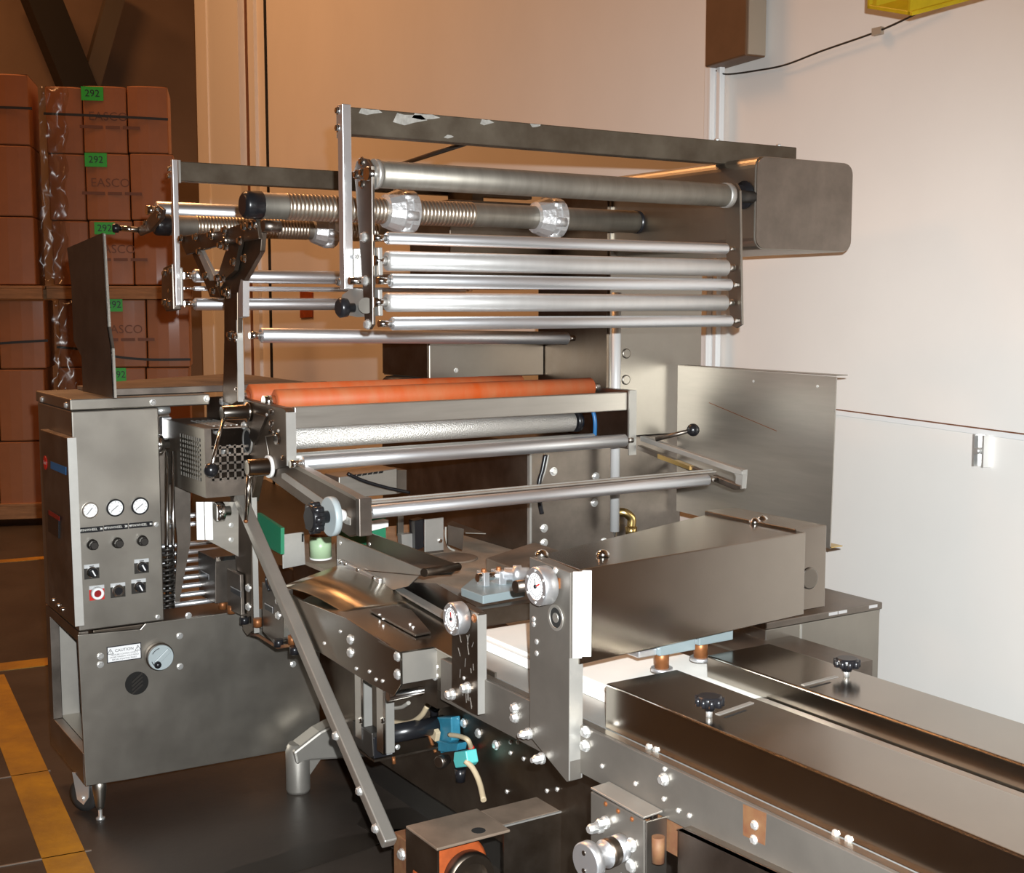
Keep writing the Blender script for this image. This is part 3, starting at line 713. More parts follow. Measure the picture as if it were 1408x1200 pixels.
# ------------------------------------------------------------------ front film roll stand (five rollers, top roller)
t = thing('front_roller_stand', 'front roller stand with five stacked silver rollers and a large dull top roller', 'roller stand', (2.0, 2.9, 1.5))
XP = 1.425
lp_ = add('end_plate', polyx([(487,234),(490,222),(497,217),(505,219),(511,228),(512.5,446),(508,453),(502,450),(499,400)], XP, .008), 'steel_dark', t, bev=.001, label='narrow dark left end plate')
for px,py in ((498,222),(490,240),(498,237),(506,238),(498,253)): bolt(lp_, pt(px,py,x=XP), '-x', .0095, .008, 'chrome')
for px,py in ((501,326),(503,386),(506,446)): bolt(lp_, pt(px,py,x=XP), '-x', .011, .010)
XQ = 2.622
rp = add('end_plate', polyx([(994,270),(1003,255),(1012,252),(1017,262),(1020,446),(1012,451),(1004,446)], XQ, .008), 'steel', t, bev=.001)
for z, r, y, m, nm in ((1.767,.0158,2.886,'alu','idler_roller'),(1.711,.0250,2.888,'film_roll_alu','wide_roller'),(1.661,.0178,2.869,'alu','idler_roller'),(1.608,.0240,2.890,'film_roll_alu','wide_roller'),(1.555,.0168,2.863,'alu','idler_roller')):
    if m not in M: mat(m, (.78,.77,.75), .85, .45, noise=.08, nscale=6, stretch=(4,1,1))
    roller(t, 1.462, 2.585, y, z, r, m, nm)
tr_ = roller(t, 1.452, 2.60, 2.903, 1.924, .034, 'film_tube', 'top_roller')
add('collar', MB().lathe((2.585,2.903,1.924), (1,0,0), [(0,.037),(.02,.037)], 28), 'alu_matte', tr_)
add('collar', MB().lathe((1.436,2.903,1.924), (1,0,0), [(0,.037),(.012,.037)], 28), 'alu_matte', tr_)
add('drive_shaft', MB().cyl((2.62,2.903,1.924), (2.70,2.903,1.924), .018), 'black_metal', tr_)
bk = add('bracket_plate', polyx([(479,342),(520,340),(521,378),(516,380),(486,382),(480,395)], 1.435, .012), 'alu_matte', t, bev=.002)
bolt(bk, pt(490,353,x=1.435), '-x', .006, .006)
bk = add('bracket_plate', polyx([(470,405),(483,396),(520,398),(521,434),(490,436),(476,433),(468,418)], 1.437, .012), 'alu_matte', t, bev=.002)
p = pt(487,423,x=1.437)
kb = add('hand_knob', MB().lathe(p, (-1,0,0), [(0,.012),(.02,.012),(.022,.024),(.040,.026),(.046,.020)], 20), 'black', t)
add('spacer', MB().cyl(pt(503,420,x=1.418), pt(503,420,x=1.437)+V((.02,0,0)), .020), 'steel', t)
add('rod', MB().cyl(pt(480,386,x=1.40), pt(480,386,x=1.40)+V((.06,0,0)), .009), 'chrome', t)

t = thing('overhead_beam', 'worn square steel beam over the front rollers with a pale hanging post', 'beam', (2.2, 3.06, 2.03))
add('beam', MB().box(1.432, 3.014, 3.04, 3.085, 2.036, 2.105), 'beam_worn', t, bev=.003)
add('end_plate', MB().box(1.425, 1.432, 3.035, 3.09, 2.03, 2.108), 'alu_matte', t)
pc = pt(471,150,y=3.02)
add('post', MB().box(pc.x-.001, pc.x+.024, 3.02, 3.05, 1.642, 2.108), 'alu', t, bev=.002, label='pale aluminium hanging post')
for px,py in ((465,152),(465,176),(466,388)): bolt(t, pt(px,py,x=pc.x), '-x', .008, .008, 'chrome')
for px in (986, 1071):
    p = pt(px, 190, y=3.06); bolt(t, V((p.x,3.06,2.105)), 'z', .009, .008)
# paint remnants on the beam
for k,(x0,x1,z0,z1) in enumerate(((1.47,1.53,2.088,2.104),(1.56,1.66,2.07,2.10),(1.62,1.70,2.088,2.104),(1.83,1.87,2.088,2.104),(1.72,1.745,2.045,2.055),(1.99,2.03,2.094,2.104))):
    pts = [V((x0+(x1-x0)*q+random.uniform(-.006,.006), 3.0395, z0+(z1-z0)*h)) for q,h in ((0,.2),(.35,0),(.7,.3),(1,.6),(.8,1),(.4,.9),(.1,1))]
    add('paint_patch', MB().prism(pts, (0,.0006,0)), 'paint_scuff', t)

t = thing('brace_rod', 'thin dark brace rod slanting up behind the overhead beam', 'rod', pt(600,212,y=3.7))
add('rod', MB().cyl(pt(545,228,y=4.49), pt(655,192,y=3.086), .008, n=12), 'black_metal', t)
t = thing('cable_pair', 'pair of black and white cables hanging in front of the tower edge', 'cable', pt(745,690,y=3.5))
add('cable', MB().tube(curve_pts([pt(750,625,y=3.5), pt(746,645,y=3.5), pt(741,665,y=3.5), pt(742,690,y=3.5), pt(745,706,y=3.5)]), .008, 8), 'black', t)
add('cable', MB().tube(curve_pts([pt(754,625,y=3.5), pt(750,645,y=3.5), pt(744,662,y=3.5)]), .004, 8), 'hose_grey', t)
# ------------------------------------------------------------------ rear film roll stand
t = thing('rear_beam', 'rear square beam with slim pale post, left of the front post', 'beam', (1.9, 4.5, 2.03))
add('beam', MB().box(1.462, 2.95, 4.49, 4.535, 2.036, 2.105), 'beam_worn', t, bev=.003)
pr_ = pt(237,222,y=4.47)
add('post', MB().box(pr_.x, pr_.x+.019, 4.47, 4.495, 1.60, 2.108), 'alu', t, bev=.002, label='pale slim post')
add('end_plate', MB().box(pr_.x+.026, pr_.x+.034, 4.485, 4.54, 2.03, 2.108), 'alu_matte', t)
for px,py in ((233,232),(233,242),(234,400)): bolt(t, pt(px,py,x=pr_.x), '-x', .009, .008, 'chrome')
add('rear_hanger', MB().box(2.55, 2.60, 4.3, 4.49, 1.9, 2.10), 'beam_worn', t)
t = thing('rear_roller_stand', 'rear roller stand with two pale rollers seen behind the linkage mast', 'roller stand', (2.0, 4.45, 1.58))
XB = 1.43
ep = add('end_plate', polyx([(224,368),(236,362),(238,426),(228,428),(222,418),(222,378)], XB, .03), 'steel_dark', t, bev=.004)
add('inner_plate', polyx([(239,364),(248,368),(249,420),(240,427)], XB+.03, .01), 'alu_matte', t, bev=.003)
for px,py in ((226,376),(234,372),(226,416),(232,418)): bolt(ep, pt(px,py,x=XB), '-x', .010, .009, 'chrome')
roller(t, 1.49, 2.6, 4.44, 1.704, .024, 'alu', 'idler_roller'); roller(t, 1.49, 2.6, 4.44, 1.66, .009, 'alu', 'thin_rod'); roller(t, 1.49, 2.6, 4.44, 1.605, .022, 'alu', 'idler_roller')
roller(t, 1.46, 2.6, 4.76, 1.95, .034, 'alu', 'rear_top_roller')
lv = add('tension_lever', polyx([(186,314),(196,308),(212,290),(218,283),(224,288),(222,300),(206,318),(192,324)], 1.33, .012), 'steel_dark', t, bev=.002)
for px,py in ((200,307),(217,287),(219,297)): bolt(lv, pt(px,py,x=1.33), '-x', .009, .009, 'chrome')
p = pt(190,316,x=1.33); add('lever_pin', MB().cyl(p, p+V((-.06,.02,.005)), .010), 'chrome', lv)
p2 = p+V((-.06,.02,.005)); add('lever_grip', MB().lathe(p2, (-1,.3,0), [(0,.012),(.004,.016),(.02,.016),(.024,.012)], 18), 'black', lv)

# ------------------------------------------------------------------ film mandrels
def mandrel(name, label, x0, x1, y, z, r, threads, clamps, endcap=True):
    t = thing(name, label, 'film mandrel', ((x0+x1)/2, y, z-r))
    sh = add('shaft', MB().cyl((x0,y,z), (x1,y,z), r, n=32), 'film_tube', t)
    for a, b in threads:
        prof = []; x = a; 
        while x < b-.0001:
            prof += [(x-a, r*1.005), (x-a+.004, r*1.05), (x-a+.008, r*1.05), (x-a+.0115, r*.985)]; x += .0125
        add('thread', MB().lathe((a,y,z), (1,0,0), prof, 32), 'thread', t)
    add('grip_cap', MB().lathe((x0-.055,y,z), (1,0,0), [(0,r*.80),(.006,r*.98),(.012,r*1.06),(.055,r*1.08),(.06,r*.9)], 14, smooth=True), 'black', t, label='black plastic end cap')
    for cx in clamps:
        c = add('clamp', MB().lathe((cx,y,z), (1,0,0), [(0,r*1.04),(.004,r*1.35),(.045,r*1.75),(.05,r*1.75),(.05,r*1.30)], 16, smooth=False), 'alu_cast', t, label='lobed cast aluminium clamp')
        for k in range(6):
            a = math.radians(60*k+15); e = V((0, math.cos(a), math.sin(a)))
            add('lobe', MB().cyl(V((cx+.045,y,z))+e*r*1.5, V((cx+.085,y,z))+e*r*1.5, r*.42, n=14), 'alu_cast', c)
        add('clamp_ring', MB().lathe((cx+.05,y,z), (1,0,0), [(0,r*1.5),(.02,r*1.6),(.022,r*1.72),(.045,r*1.72),(.05,r*1.4),(.05,r*1.04)], 18, smooth=False), 'alu_cast', c)
    add('end_ring', MB().lathe((x1-.03,y,z), (1,0,0), [(0,r*1.05),(.03,r*1.05)], 28), 'black', t)
    return t
k = 1.18
mandrel('film_mandrel', 'front threaded film mandrel with two cast aluminium clamps and black cap', 1.36, 2.72, 3.46, 1.880, .037, ((1.433,1.745),(1.825,2.048)), (1.745, 2.28))
mandrel('film_mandrel', 'rear threaded film mandrel with black cap, lower and further left', 1.457, 2.62, 4.60, 1.888, .0365, ((1.555,1.99),(2.10,2.28)), (2.01,))

# ------------------------------------------------------------------ swing frame with front roller
t = thing('swing_frame', 'swing frame with two slotted arms and a silver front roller', 'swing frame', (2.0, 3.2, 1.0))
XA = 1.405
arm = [(368,627),(376,624),(489,686),(490,735),(480,738),(384,668),(366,654)]
la = add('arm', polyx(arm, XA, .024), 'steel_worn', t, bev=.002, label='dark slotted left arm')
add('slot_liner', polyx([(388,651),(392,650),(482,712),(482,722),(476,720),(388,657)], XA, -.002), 'alu_matte', la)
add('top_edge', polyx([(370,625),(376,622),(490,684),(489,688)], XA-.001, .026), 'steel', la)
ye = pt(490,710,x=XA).y
add('end_block', MB().box(XA-.002, XA+.034, ye-.022, ye, pt(490,736,x=XA).z, pt(490,684,x=XA).z), 'steel_dark', la, bev=.002)
roller(t, 1.458, 2.615, 2.987, 1.064, .0176, 'alu', 'front_roller')
add('angle_bar', MB().box(1.44, 2.665, 3.005, 3.050, 1.082, 1.087), 'steel_light', t, bev=.001)
add('angle_bar_lip', MB().box(1.44, 2.665, 3.005, 3.008, 1.068, 1.082), 'steel_dark', t)
add('angle_bar_rib', MB().box(1.44, 2.665, 3.024, 3.028, 1.087, 1.090), 'alu_matte', t)
ra = add('arm', polyx([(880,599),(1016,645),(1020,648),(1020,653),(1012,652),(880,606)], XR, .02), 'alu_matte', t, bev=.002, label='pale slotted right arm')
add('lower_flange', polyx([(876,612),(1018,668),(1018,673),(1008,673),(876,618)], XR, .02), 'steel_dark', ra, bev=.002)
add('slot_bar', polyx([(904,624),(948,641),(948,646),(904,630)], XR-.005, .02), 'brass', ra)
add('end_web', polyx([(1002,640),(1022,646),(1020,672),(1010,672),(1012,655)], XR+.006, .018), 'alu_matte', ra)
lb0 = pt(902,604,x=XR); lb1 = pt(953,591,x=2.72)
lv = add('ball_lever', MB().cyl(lb0, lb1, .007), 'steel_dark', t); add('ball', MB().ball(lb1, .021), 'black', lv)
# pivot tube, white collar, small lever
p = pt(374,641,x=XA)
tb_ = add('pivot_tube', MB().lathe(p, (-1,0,0), [(0,.030),(.012,.030),(.013,.026),(.075,.026),(.078,.02)], 28), 'steel_polished', t)
add('pivot_collar', MB().lathe(p, (-1,0,0), [(.004,.033),(.014,.033)], 28), 'white_plastic', tb_)
l0 = pt(343,652,x=1.335); l1 = pt(338,716,x=1.335)
add('clamp_lever', MB().cyl(l0, l1, .009, .006), 'steel_polished', t)
add('lever_tip', MB().ball(l1, .007), 'copper', t)
# star knob and grey wheel
p = pt(474,708,x=XA); 
wh = add('hand_wheel', MB().lathe(p+V((-.028,0,0)), (-1,0,0), [(0,.046),(.002,.052),(.018,.052),(.020,.049)], 40), 'grey_plastic', t, label='pale grey disc wheel')
add('wheel_hub', MB().lathe(p, (-1,0,0), [(0,.014),(.014,.018),(.03,.018)], 24), 'white_plastic', wh)
sk = add('star_knob', MB().lathe(p+V((-.048,0,0)), (-1,0,0), [(0,.016),(.02,.016),(.022,.034),(.05,.036),(.054,.030),(.054,.012)], 24), 'black', t, label='black lobed hand knob')
for k in range(8):
    a = math.radians(45*k); e = V((0,math.cos(a),math.sin(a)))
    add('lobe', MB().cyl(p+V((-.072,0,0))+e*.033, p+V((-.098,0,0))+e*.033, .009, n=12), 'black', sk)

# ------------------------------------------------------------------ perforated guard box beside the cabinet
t = thing('perforated_guard', 'steel guard box with a grid of small slots between cabinet and side plate', 'guard box', (1.33, 3.85, 1.02))
gx, gy0, gy1 = 1.262, 3.70, 4.08
gz0, gz1 = 1.026, 1.232
mb = MB(); ys = [pt(px,620,x=gx).y for px in (276,248)]; n = 9; m = 9
h0, h1 = gz0+.045, gz1-.03
cw = (ys[1]-ys[0])/n; ch = (h1-h0)/m
mb.box(gx, gx+.003, gy0, ys[0], gz0, gz1); mb.box(gx, gx+.003, ys[1], gy1, gz0, gz1); mb.box(gx, gx+.003, ys[0], ys[1], gz0, h0); mb.box(gx, gx+.003, ys[0], ys[1], h1, gz1)
for i in range(1, n): mb.box(gx, gx+.003, ys[0]+cw*i-cw*.2, ys[0]+cw*i+cw*.2, h0, h1)
for j in range(1, m): mb.box(gx, gx+.003, ys[0], ys[1], h0+ch*j-ch*.22, h0+ch*j+ch*.22)
add('slotted_panel', mb, 'steel', t)
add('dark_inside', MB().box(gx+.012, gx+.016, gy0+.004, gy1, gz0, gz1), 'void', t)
mb = MB().box(gx, XS-.002, gy0-.003, gy0, gz0, gz0+.05); mb.box(gx, gx+.02, gy0-.003, gy0, gz0+.05, gz1)
nn = 5; cw = (XS-.002-gx-.02)/nn
for i in range(nn): mb.box(gx+.02+cw*i, gx+.02+cw*i+cw*.3, gy0-.003, gy0, gz0+.05, gz1-.05)
for j in range(5): mb.box(gx+.02, XS-.002, gy0-.003, gy0, gz0+.05+j*.024, gz0+.057+j*.024)
add('slotted_front', mb, 'steel_dark', t)
add('top_sheet', MB().box(gx, XS-.002, gy0, gy1, gz1, gz1+.003), 'steel_dark', t)
for k in range(5): add('top_rib', MB().box(gx+.045+.018*k, gx+.051+.018*k, gy0+.05, gy1-.12, gz1+.003, gz1+.006), 'alu_matte', t)
add('bracket', MB().box(gx-.012, gx+.02, gy1-.01, gy1+.02, gz1-.06, gz1+.01), 'alu', t, bev=.003)
add('round_knob', MB().lathe(pt(232,610,x=1.235), (-1,0,0), [(0,.016),(.02,.016),(.022,.030),(.040,.032),(.044,.028),(.044,.010)], 26), 'chrome', t, label='polished round knob')
add('bolt_rod', MB().cyl(pt(213,565,y=3.97), pt(233,563,y=3.97), .012), 'zinc', t)
t = thing('adjuster_bracket', 'white flanged bracket with a chrome knob below the perforated guard', 'bracket', pt(285,745,x=1.30))
a = pt(275,690,y=3.72); b_ = pt(275,742,y=3.72)
for dx in (0, .026): add('flange', MB().obox(V((a.x+dx*FH.y, 3.72-dx*FH.x*.9, (a.z+b_.z)/2)), RT, FH, UZ, .023, .003, a.z-b_.z), 'white_plastic', t)
add('plate', polyy([(284,690),(328,690),(328,765),(284,742)], 3.72, .004), 'brushed', t)
add('round_knob', MB().lathe(pt(316,702,x=1.335), (-1,0,0), [(0,.016),(.02,.016),(.022,.030),(.042,.031),(.046,.027),(.046,.012)], 26), 'chrome', t)
for px,py in ((318,722),(318,742)): bolt(t, pt(px,py,y=3.72), '-y', .006, .006)
# chrome slide rods behind, with a coil spring
t = thing('slide_rods', 'bank of shiny horizontal slide rods between the cabinet and the infeed', 'rods', (1.35, 4.2, .62))
for k in range(8):
    z = .64+.022*k; y0 = 4.0+.03*k
    add('rod', MB().cyl((1.205, y0, z), (1.52, y0, z), .0085, n=14), 'alu', t)
for k in range(2):
    z = .86+.03*k; add('rod', MB().cyl((1.30, 4.22, z), (1.52, 4.22, z), .0085, n=14), 'alu', t)
t = thing('coil_spring', 'black coil spring standing beside the slide rods', 'spring', pt(232,838,y=3.97))
c0 = pt(230,836,y=3.97); c1 = pt(230,752,y=3.97); pp = []
for k in range(12*12+1):
    a = 2*math.pi*k/12; q = k/(144.0); pp.append(c0+(c1-c0)*q+V((math.cos(a)*.020, math.sin(a)*.020, 0)))
add('coil', MB().tube(pp, .0045, 6), 'black_metal', t)
add('guide_rod', MB().cyl(c0, pt(230,620,y=3.97), .006), 'chrome', t)
add('guide_rod', MB().cyl(c0+V((.02,0,0)), pt(238,620,y=3.97), .005), 'chrome', t)
add('guide_plate', polyy([(236,640),(262,650),(262,745),(246,832),(240,832),(244,745)], 4.0, .006), 'steel_dark', t)

# infeed clamp heads with label plates
def head(pts, x, th, lab, label, front=None):
    t = thing('clamp_head', label, 'clamp head', pt(*pts[-1], x=x))
    add('body', polyx(pts, x, th), 'steel_dark', t, bev=.002)
    p = [pt(px,py,x=x) for px,py in lab]
    l = add('label_plate', MB().prism(p, (-.002,0,0)), 'black', t); c = (p[0]+p[2])/2
    e = MB(); e.beam(p[0]+V((-.0025,0,0)), p[1]+V((-.0025,0,0)), .001, .003); e.beam(p[1]+V((-.0025,0,0)), p[2]+V((-.0025,0,0)), .001, .003)
    add('label_edge', e, 'alu', l)
    return t
h1_ = head([(272,757),(296,769),(296,830),(274,818)], 1.36, .09, [(277,784),(288,790),(288,797),(277,791)], 'rear dark clamp head with small nameplate beside the slide rods')
add('top_edge', polyx([(296,766),(297,766),(297,772),(296,772)], 1.36, .075), 'chrome', h1_)
h2_ = head([(312,781),(330,790),(332,846),(313,838)], 1.385, .012, [(318,806),(332,813),(332,821),(318,813)], 'middle dark clamp head with small nameplate left of the upright')
h3_ = head([(360,800),(390,812),(390,880),(376,884),(361,868)], 1.405, .03, [(365,829),(376,835),(376,843),(365,837)], 'front dark clamp head with small nameplate behind the diagonal strut')
for px,py in ((383,826),(383,846)): bolt(h3_, pt(px,py,x=1.405), '-x', .010, .009)
add('tension_cable', MB().tube(curve_pts([pt(370,812,x=1.40), pt(366,795,x=1.40), pt(376,770,x=1.42)]), .004, 8), 'black', h3_)
t = thing('air_line', 'rust-brown air line with amber fittings under the clamp heads', 'air line', pt(370,880,x=1.39))
add('line', MB().tube([pt(346,872,x=1.385), pt(356,874,x=1.39), pt(382,890,x=1.39), pt(404,886,x=1.39)], .005, 8), 'rust', t)
for px,py in ((402,880),(306,832),(354,856),(318,838)): 
    p = pt(px,py,x=1.39); add('fitting', MB().cyl(p-UZ*.012, p+UZ*.014, .013, n=12), 'copper', t); 
for px,py in ((405,894),(383,884),(336,853)):
    p = pt(px,py,x=1.385); add('plug', MB().cyl(p-UZ*.01, p+UZ*.012, .014, n=12), 'black', t)

# ------------------------------------------------------------------ diagonal strut
sA = V((1.375, 3.72, 1.02)); sB = pt(536,1160,x=1.375)
t = thing('diagonal_strut', 'long grey square tube strut slanting from the side plate to the floor frame', 'strut', sB)
add('tube', MB().beam(sA, sB, .036, .030), 'steel_light', t, bev=.004)
d = (sB-sA).normalized()
for q in (.73, .87, .96):
    p = sA+(sB-sA)*q; nrm = V((0,d.z,-d.y)); bolt(t, p+V((-.018,0,0)), '-x', .010, .010)
e = sB + V((.06,-.03,-.01))
add('foot_bracket', MB().box(sB.x+.02, sB.x+.08, sB.y-.06, sB.y+.02, sB.z-.12, sB.z+.02), 'rust', t, bev=.003)
bolt(t, V((sB.x+.02, sB.y-.03, sB.z-.02)), '-x', .012, .012)

# ------------------------------------------------------------------ infeed elevator box and table
t = thing('infeed_box', 'brown-grey stainless infeed box with bolted side and notched front corner', 'infeed box', (1.6, 3.0, .55))
ft_ = [(390,812),(416,826),(476,850),(550,897),(551,941),(541,957),(505,938),(440,897),(390,878)]
add('side_panel', polyx(ft_, XS, .006), 'steel_polished', t, bev=.001)
yb0 = pt(550,897,x=XS).y; zt0 = pt(550,897,x=XS).z; zb0 = pt(551,941,x=XS).z
add('end_plate', MB().box(XS+.007, 1.503, yb0, yb0+.004, zb0, zt0+.001), 'steel_light', t)
add('step_plate', MB().box(1.503, 1.508, 2.44, yb0, zb0-.03, zt0), 'steel', t)
add('core', MB().box(1.508, 1.66, yb0+.01, 3.4, .60, zt0-.01), 'steel_worn', t)
add('top_plate', polyz([(416,825),(550,896),(596,889),(622,903),(700,860),(600,802),(470,795)], zt0+.004, .004), 'steel_polished', t)
add('raised_plate', polyz([(508,838),(571,872),(592,868),(566,838),(545,832)], zt0+.012, .006), 'steel_dark', t, bev=.001)
for px,py in ((522,845),(527,851),(564,858),(568,862)): bolt(t, pt(px,py,z=zt0+.012), 'z', .004, .003)
for px,py in ((482,879),(482,897),(547,902),(547,927)): bolt(t, pt(px,py,x=XS), '-x', .011, .008)
for px,py in ((598,916),(598,928)): bolt(t, pt(px,py,x=1.503), '-x', .011, .008)
for px,py in ((468,868),(446,884),(490,919),(508,923),(517,934),(526,936)): bolt(t, pt(px,py,x=XS), '-x', .004, .004)
# polished curved deflector
mb = MB(); n = 10
A0, A1 = pt(386,806,z=.79), pt(478,842,z=.765); B0, B1 = pt(468,776,z=.79), pt(588,826,z=.765)
for i in range(n+1):
    q = i/n
    for (P0, P1) in ((A0, A1), (B0, B1)):
        p = P0+(P1-P0)*q; p.z += .012*math.sin(math.pi*min(q*1.15,1)); mb.v.append(p)
for i in range(n): mb.quad((2*i, 2*i+1, 2*i+3, 2*i+2), True)
o = add('deflector', mb, 'deflector', t, label='curved polished deflector sheet'); md = o.modifiers.new('s','SOLIDIFY'); md.thickness = .003
# support posts and rods under the box
for px in (496, 526):
    c = pt(px, 970, x=1.50); z1 = .60; z0 = .40
    add('post', MB().box(c.x-.003, c.x+.004, c.y-.008, c.y+.03, z0, z1), 'chrome', t); add('post', MB().box(c.x+.006, c.x+.03, c.y-.010, c.y-.004, z0, z1), 'alu_matte', t)
    bolt(t, pt(px+1, 990, x=1.497), '-x', .008, .008, 'chrome')
zr = pt(570,951,y=2.80).z; zr2 = pt(580,931,y=2.80).z
add('slide_rod', MB().cyl((1.41,2.80,zr), (1.75,2.80,zr), .012), 'chrome', t); add('slide_rod', MB().cyl((1.43,2.80,zr2), (1.75,2.80,zr2), .009), 'chrome', t)
add('bushing', MB().cyl((1.545,2.80,zr2), (1.575,2.80,zr2), .012), 'copper', t)

t = thing('infeed_table', 'dusty brown infeed table under the rollers', 'table', (2.0, 3.4, .66))
add('top', MB().box(1.662, 2.35, 2.74, 4.35, .745, .757), 'dusty_table', t)
add('apron', MB().box(1.662, 1.668, 2.74, 4.0, .66, .745), 'steel_worn', t)
add('disc', MB().lathe(pt(622,768,z=.757), (0,0,1), [(0,.085),(.004,.085),(.006,.08)], 32), 'dusty_brown', t)
for px,py in ((716,757),(707,764)): bolt(t, pt(px,py,z=.757), 'z', .012, .008)
add('side_block', polyz([(668,767),(735,745),(790,764),(730,790)], .80, .04), 'dusty_brown', t, bev=.003)
add('white_plate', polyz([(556,834),(615,866),(660,850),(690,830),(608,802)], .762, .004), 'alu_matte', t)
add('flat_bar', MB().beam(pt(548,810,z=.775), pt(632,858,z=.775), .03, .006), 'alu_matte', t)

# tray pusher
t = thing('pusher_tray', 'tapered stainless pusher tray with two upright sides and a rolled tip', 'tray', pt(530,800,z=.76))
xn = 1.668
add('side', polyx([(463,735),(583,784),(560,806),(536,812),(500,795),(463,777)], xn, .004), 'steel_light', t)
xf = 1.83
add('side', polyx([(504,731),(632,777),(620,790),(583,792),(504,758)], xf, .004), 'steel', t)
ta_ = pt(583,787,x=xn); tb_2 = pt(630,779,x=xf)
add('rolled_tip', MB().cyl(ta_, tb_2, .012), 'steel_worn', t)
add('floor_sheet', MB().prism([ta_-UZ*.008, tb_2-UZ*.008, pt(504,762,x=xf), pt(463,780,x=xn)], (0,0,-.003)), 'steel_dark', t)
add('mount_strip', polyx([(463,768),(521,796),(521,808),(463,779)], xn-.012, .010), 'alu', t, bev=.002)
for px,py in ((468,746),(508,748)): bolt(t, pt(px,py,x=xn if px < 500 else xf), '-x', .006, .003)
for px,py in ((468,772),(475,775),(492,783),(514,795)): bolt(t, pt(px,py,x=xn-.012), '-x', .006, .005, 'chrome')

# green rollers and sensor brackets in the throat
p = pt(441,768,z=.765)
t = thing('green_roller', 'pale green urethane roller standing below the grey wheel', 'roller', p)
add('cover', MB().lathe(p+UZ*.006, (0,0,1), [(0,.036),(.072,.036)], 32), 'pale_green', t)
add('base_ring', MB().lathe(p, (0,0,1), [(0,.037),(.006,.037)], 32), 'white_plastic', t)
add('top_ring', MB().lathe(p+UZ*.078, (0,0,1), [(0,.035),(.006,.035),(.008,.028)], 32), 'copper', t)
t = thing('green_belt', 'dark green drive belt behind the pusher tray', 'belt', pt(480,735,z=.80))
add('belt_face', polyx([(456,722),(512,712),(512,752),(470,740),(458,735)], 1.86, .05), 'green', t)
add('belt_return', polyx([(354,705),(386,726),(386,762),(356,745)], 1.475, .012), 'green', t)
t = thing('stop_bracket', 'small upright stainless stop plate left of the green roller', 'bracket', pt(403,780,z=.765))
q0 = pt(388,782,z=.765); 
add('plate', polyy([(388,735),(418,731),(420,776),(389,782)], q0.y, .004), 'alu_matte', t, bev=.001)
add('slot', polyy([(415,734),(417.5,734),(417.5,745),(415,745)], q0.y-.0015, .001), 'void', t)
t = thing('throat_box', 'grey slotted box under the guide roller in the machine throat', 'guard box', pt(510,690,y=3.95))
add('body', polyy([(466,656),(546,644),(546,679),(490,684),(466,684)], 3.95, .12), 'brushed', t, bev=.002)
for k in range(6): add('slot', polyy([(484+7.5*k,653-k),(490+7.5*k,652-k),(489+7.5*k,655-k),(483+7.5*k,656-k)], 3.949, .0005), 'void', t)
add('side_box', MB().prism([pt(546,646,y=3.96), pt(559,646,y=3.96), pt(559,676,y=3.96), pt(546,679,y=3.96)], (0,.1,0)), 'steel_dark', t)
add('cable', MB().tube(curve_pts([pt(478,651,y=3.86), pt(500,661,y=3.86), pt(530,670,y=3.86), pt(563,677,y=3.86)]), .006, 8), 'black', t)
t = thing('sensor_bracket', 'upright sensor bracket with white cable behind the pusher tray', 'bracket', pt(596,760,z=.76))
yq = pt(596,760,z=.758).y
add('plate', polyy([(584,714),(610,711),(610,756),(584,759)], yq, .004), 'alu_matte', t, bev=.001)
add('sensor_body', polyy([(570,716),(583,713),(583,752),(571,757)], yq+.01, .04), 'black', t)
add('foot_block', polyy([(552,735),(572,733),(572,756),(553,752)], yq+.03, .03), 'alu_matte', t)
add('stand', polyy([(547,706),(555,706),(555,735),(547,737)], yq+.06, .01), 'steel', t)
add('foot_plate', MB().box(pt(547,757,y=yq).x, pt(610,757,y=yq).x, yq, yq+.09, .757, .764), 'steel_dark', t)
bolt(t, pt(605,743,y=yq), '-y', .007, .008, 'chrome')
add('cable', MB().tube(curve_pts([pt(613,724,y=yq), pt(613,738,y=yq), pt(617,752,y=yq), pt(625,757,y=yq)]), .004, 8), 'hose_grey', t)
t = thing('deflector_plate', 'thin folded plate with white mount at the back of the infeed table', 'plate', pt(630,735,z=.76))
add('plate', polyz([(614,720),(640,732),(668,733),(622,716)], .82, .003), 'steel', t)
add('leg', polyy([(616,722),(638,727),(636,756),(616,748)], 3.55, .004), 'steel_dark', t)
add('white_block', polyy([(502,722),(534,715),(534,724),(502,732)], 3.75, .04), 'white_plastic', t)

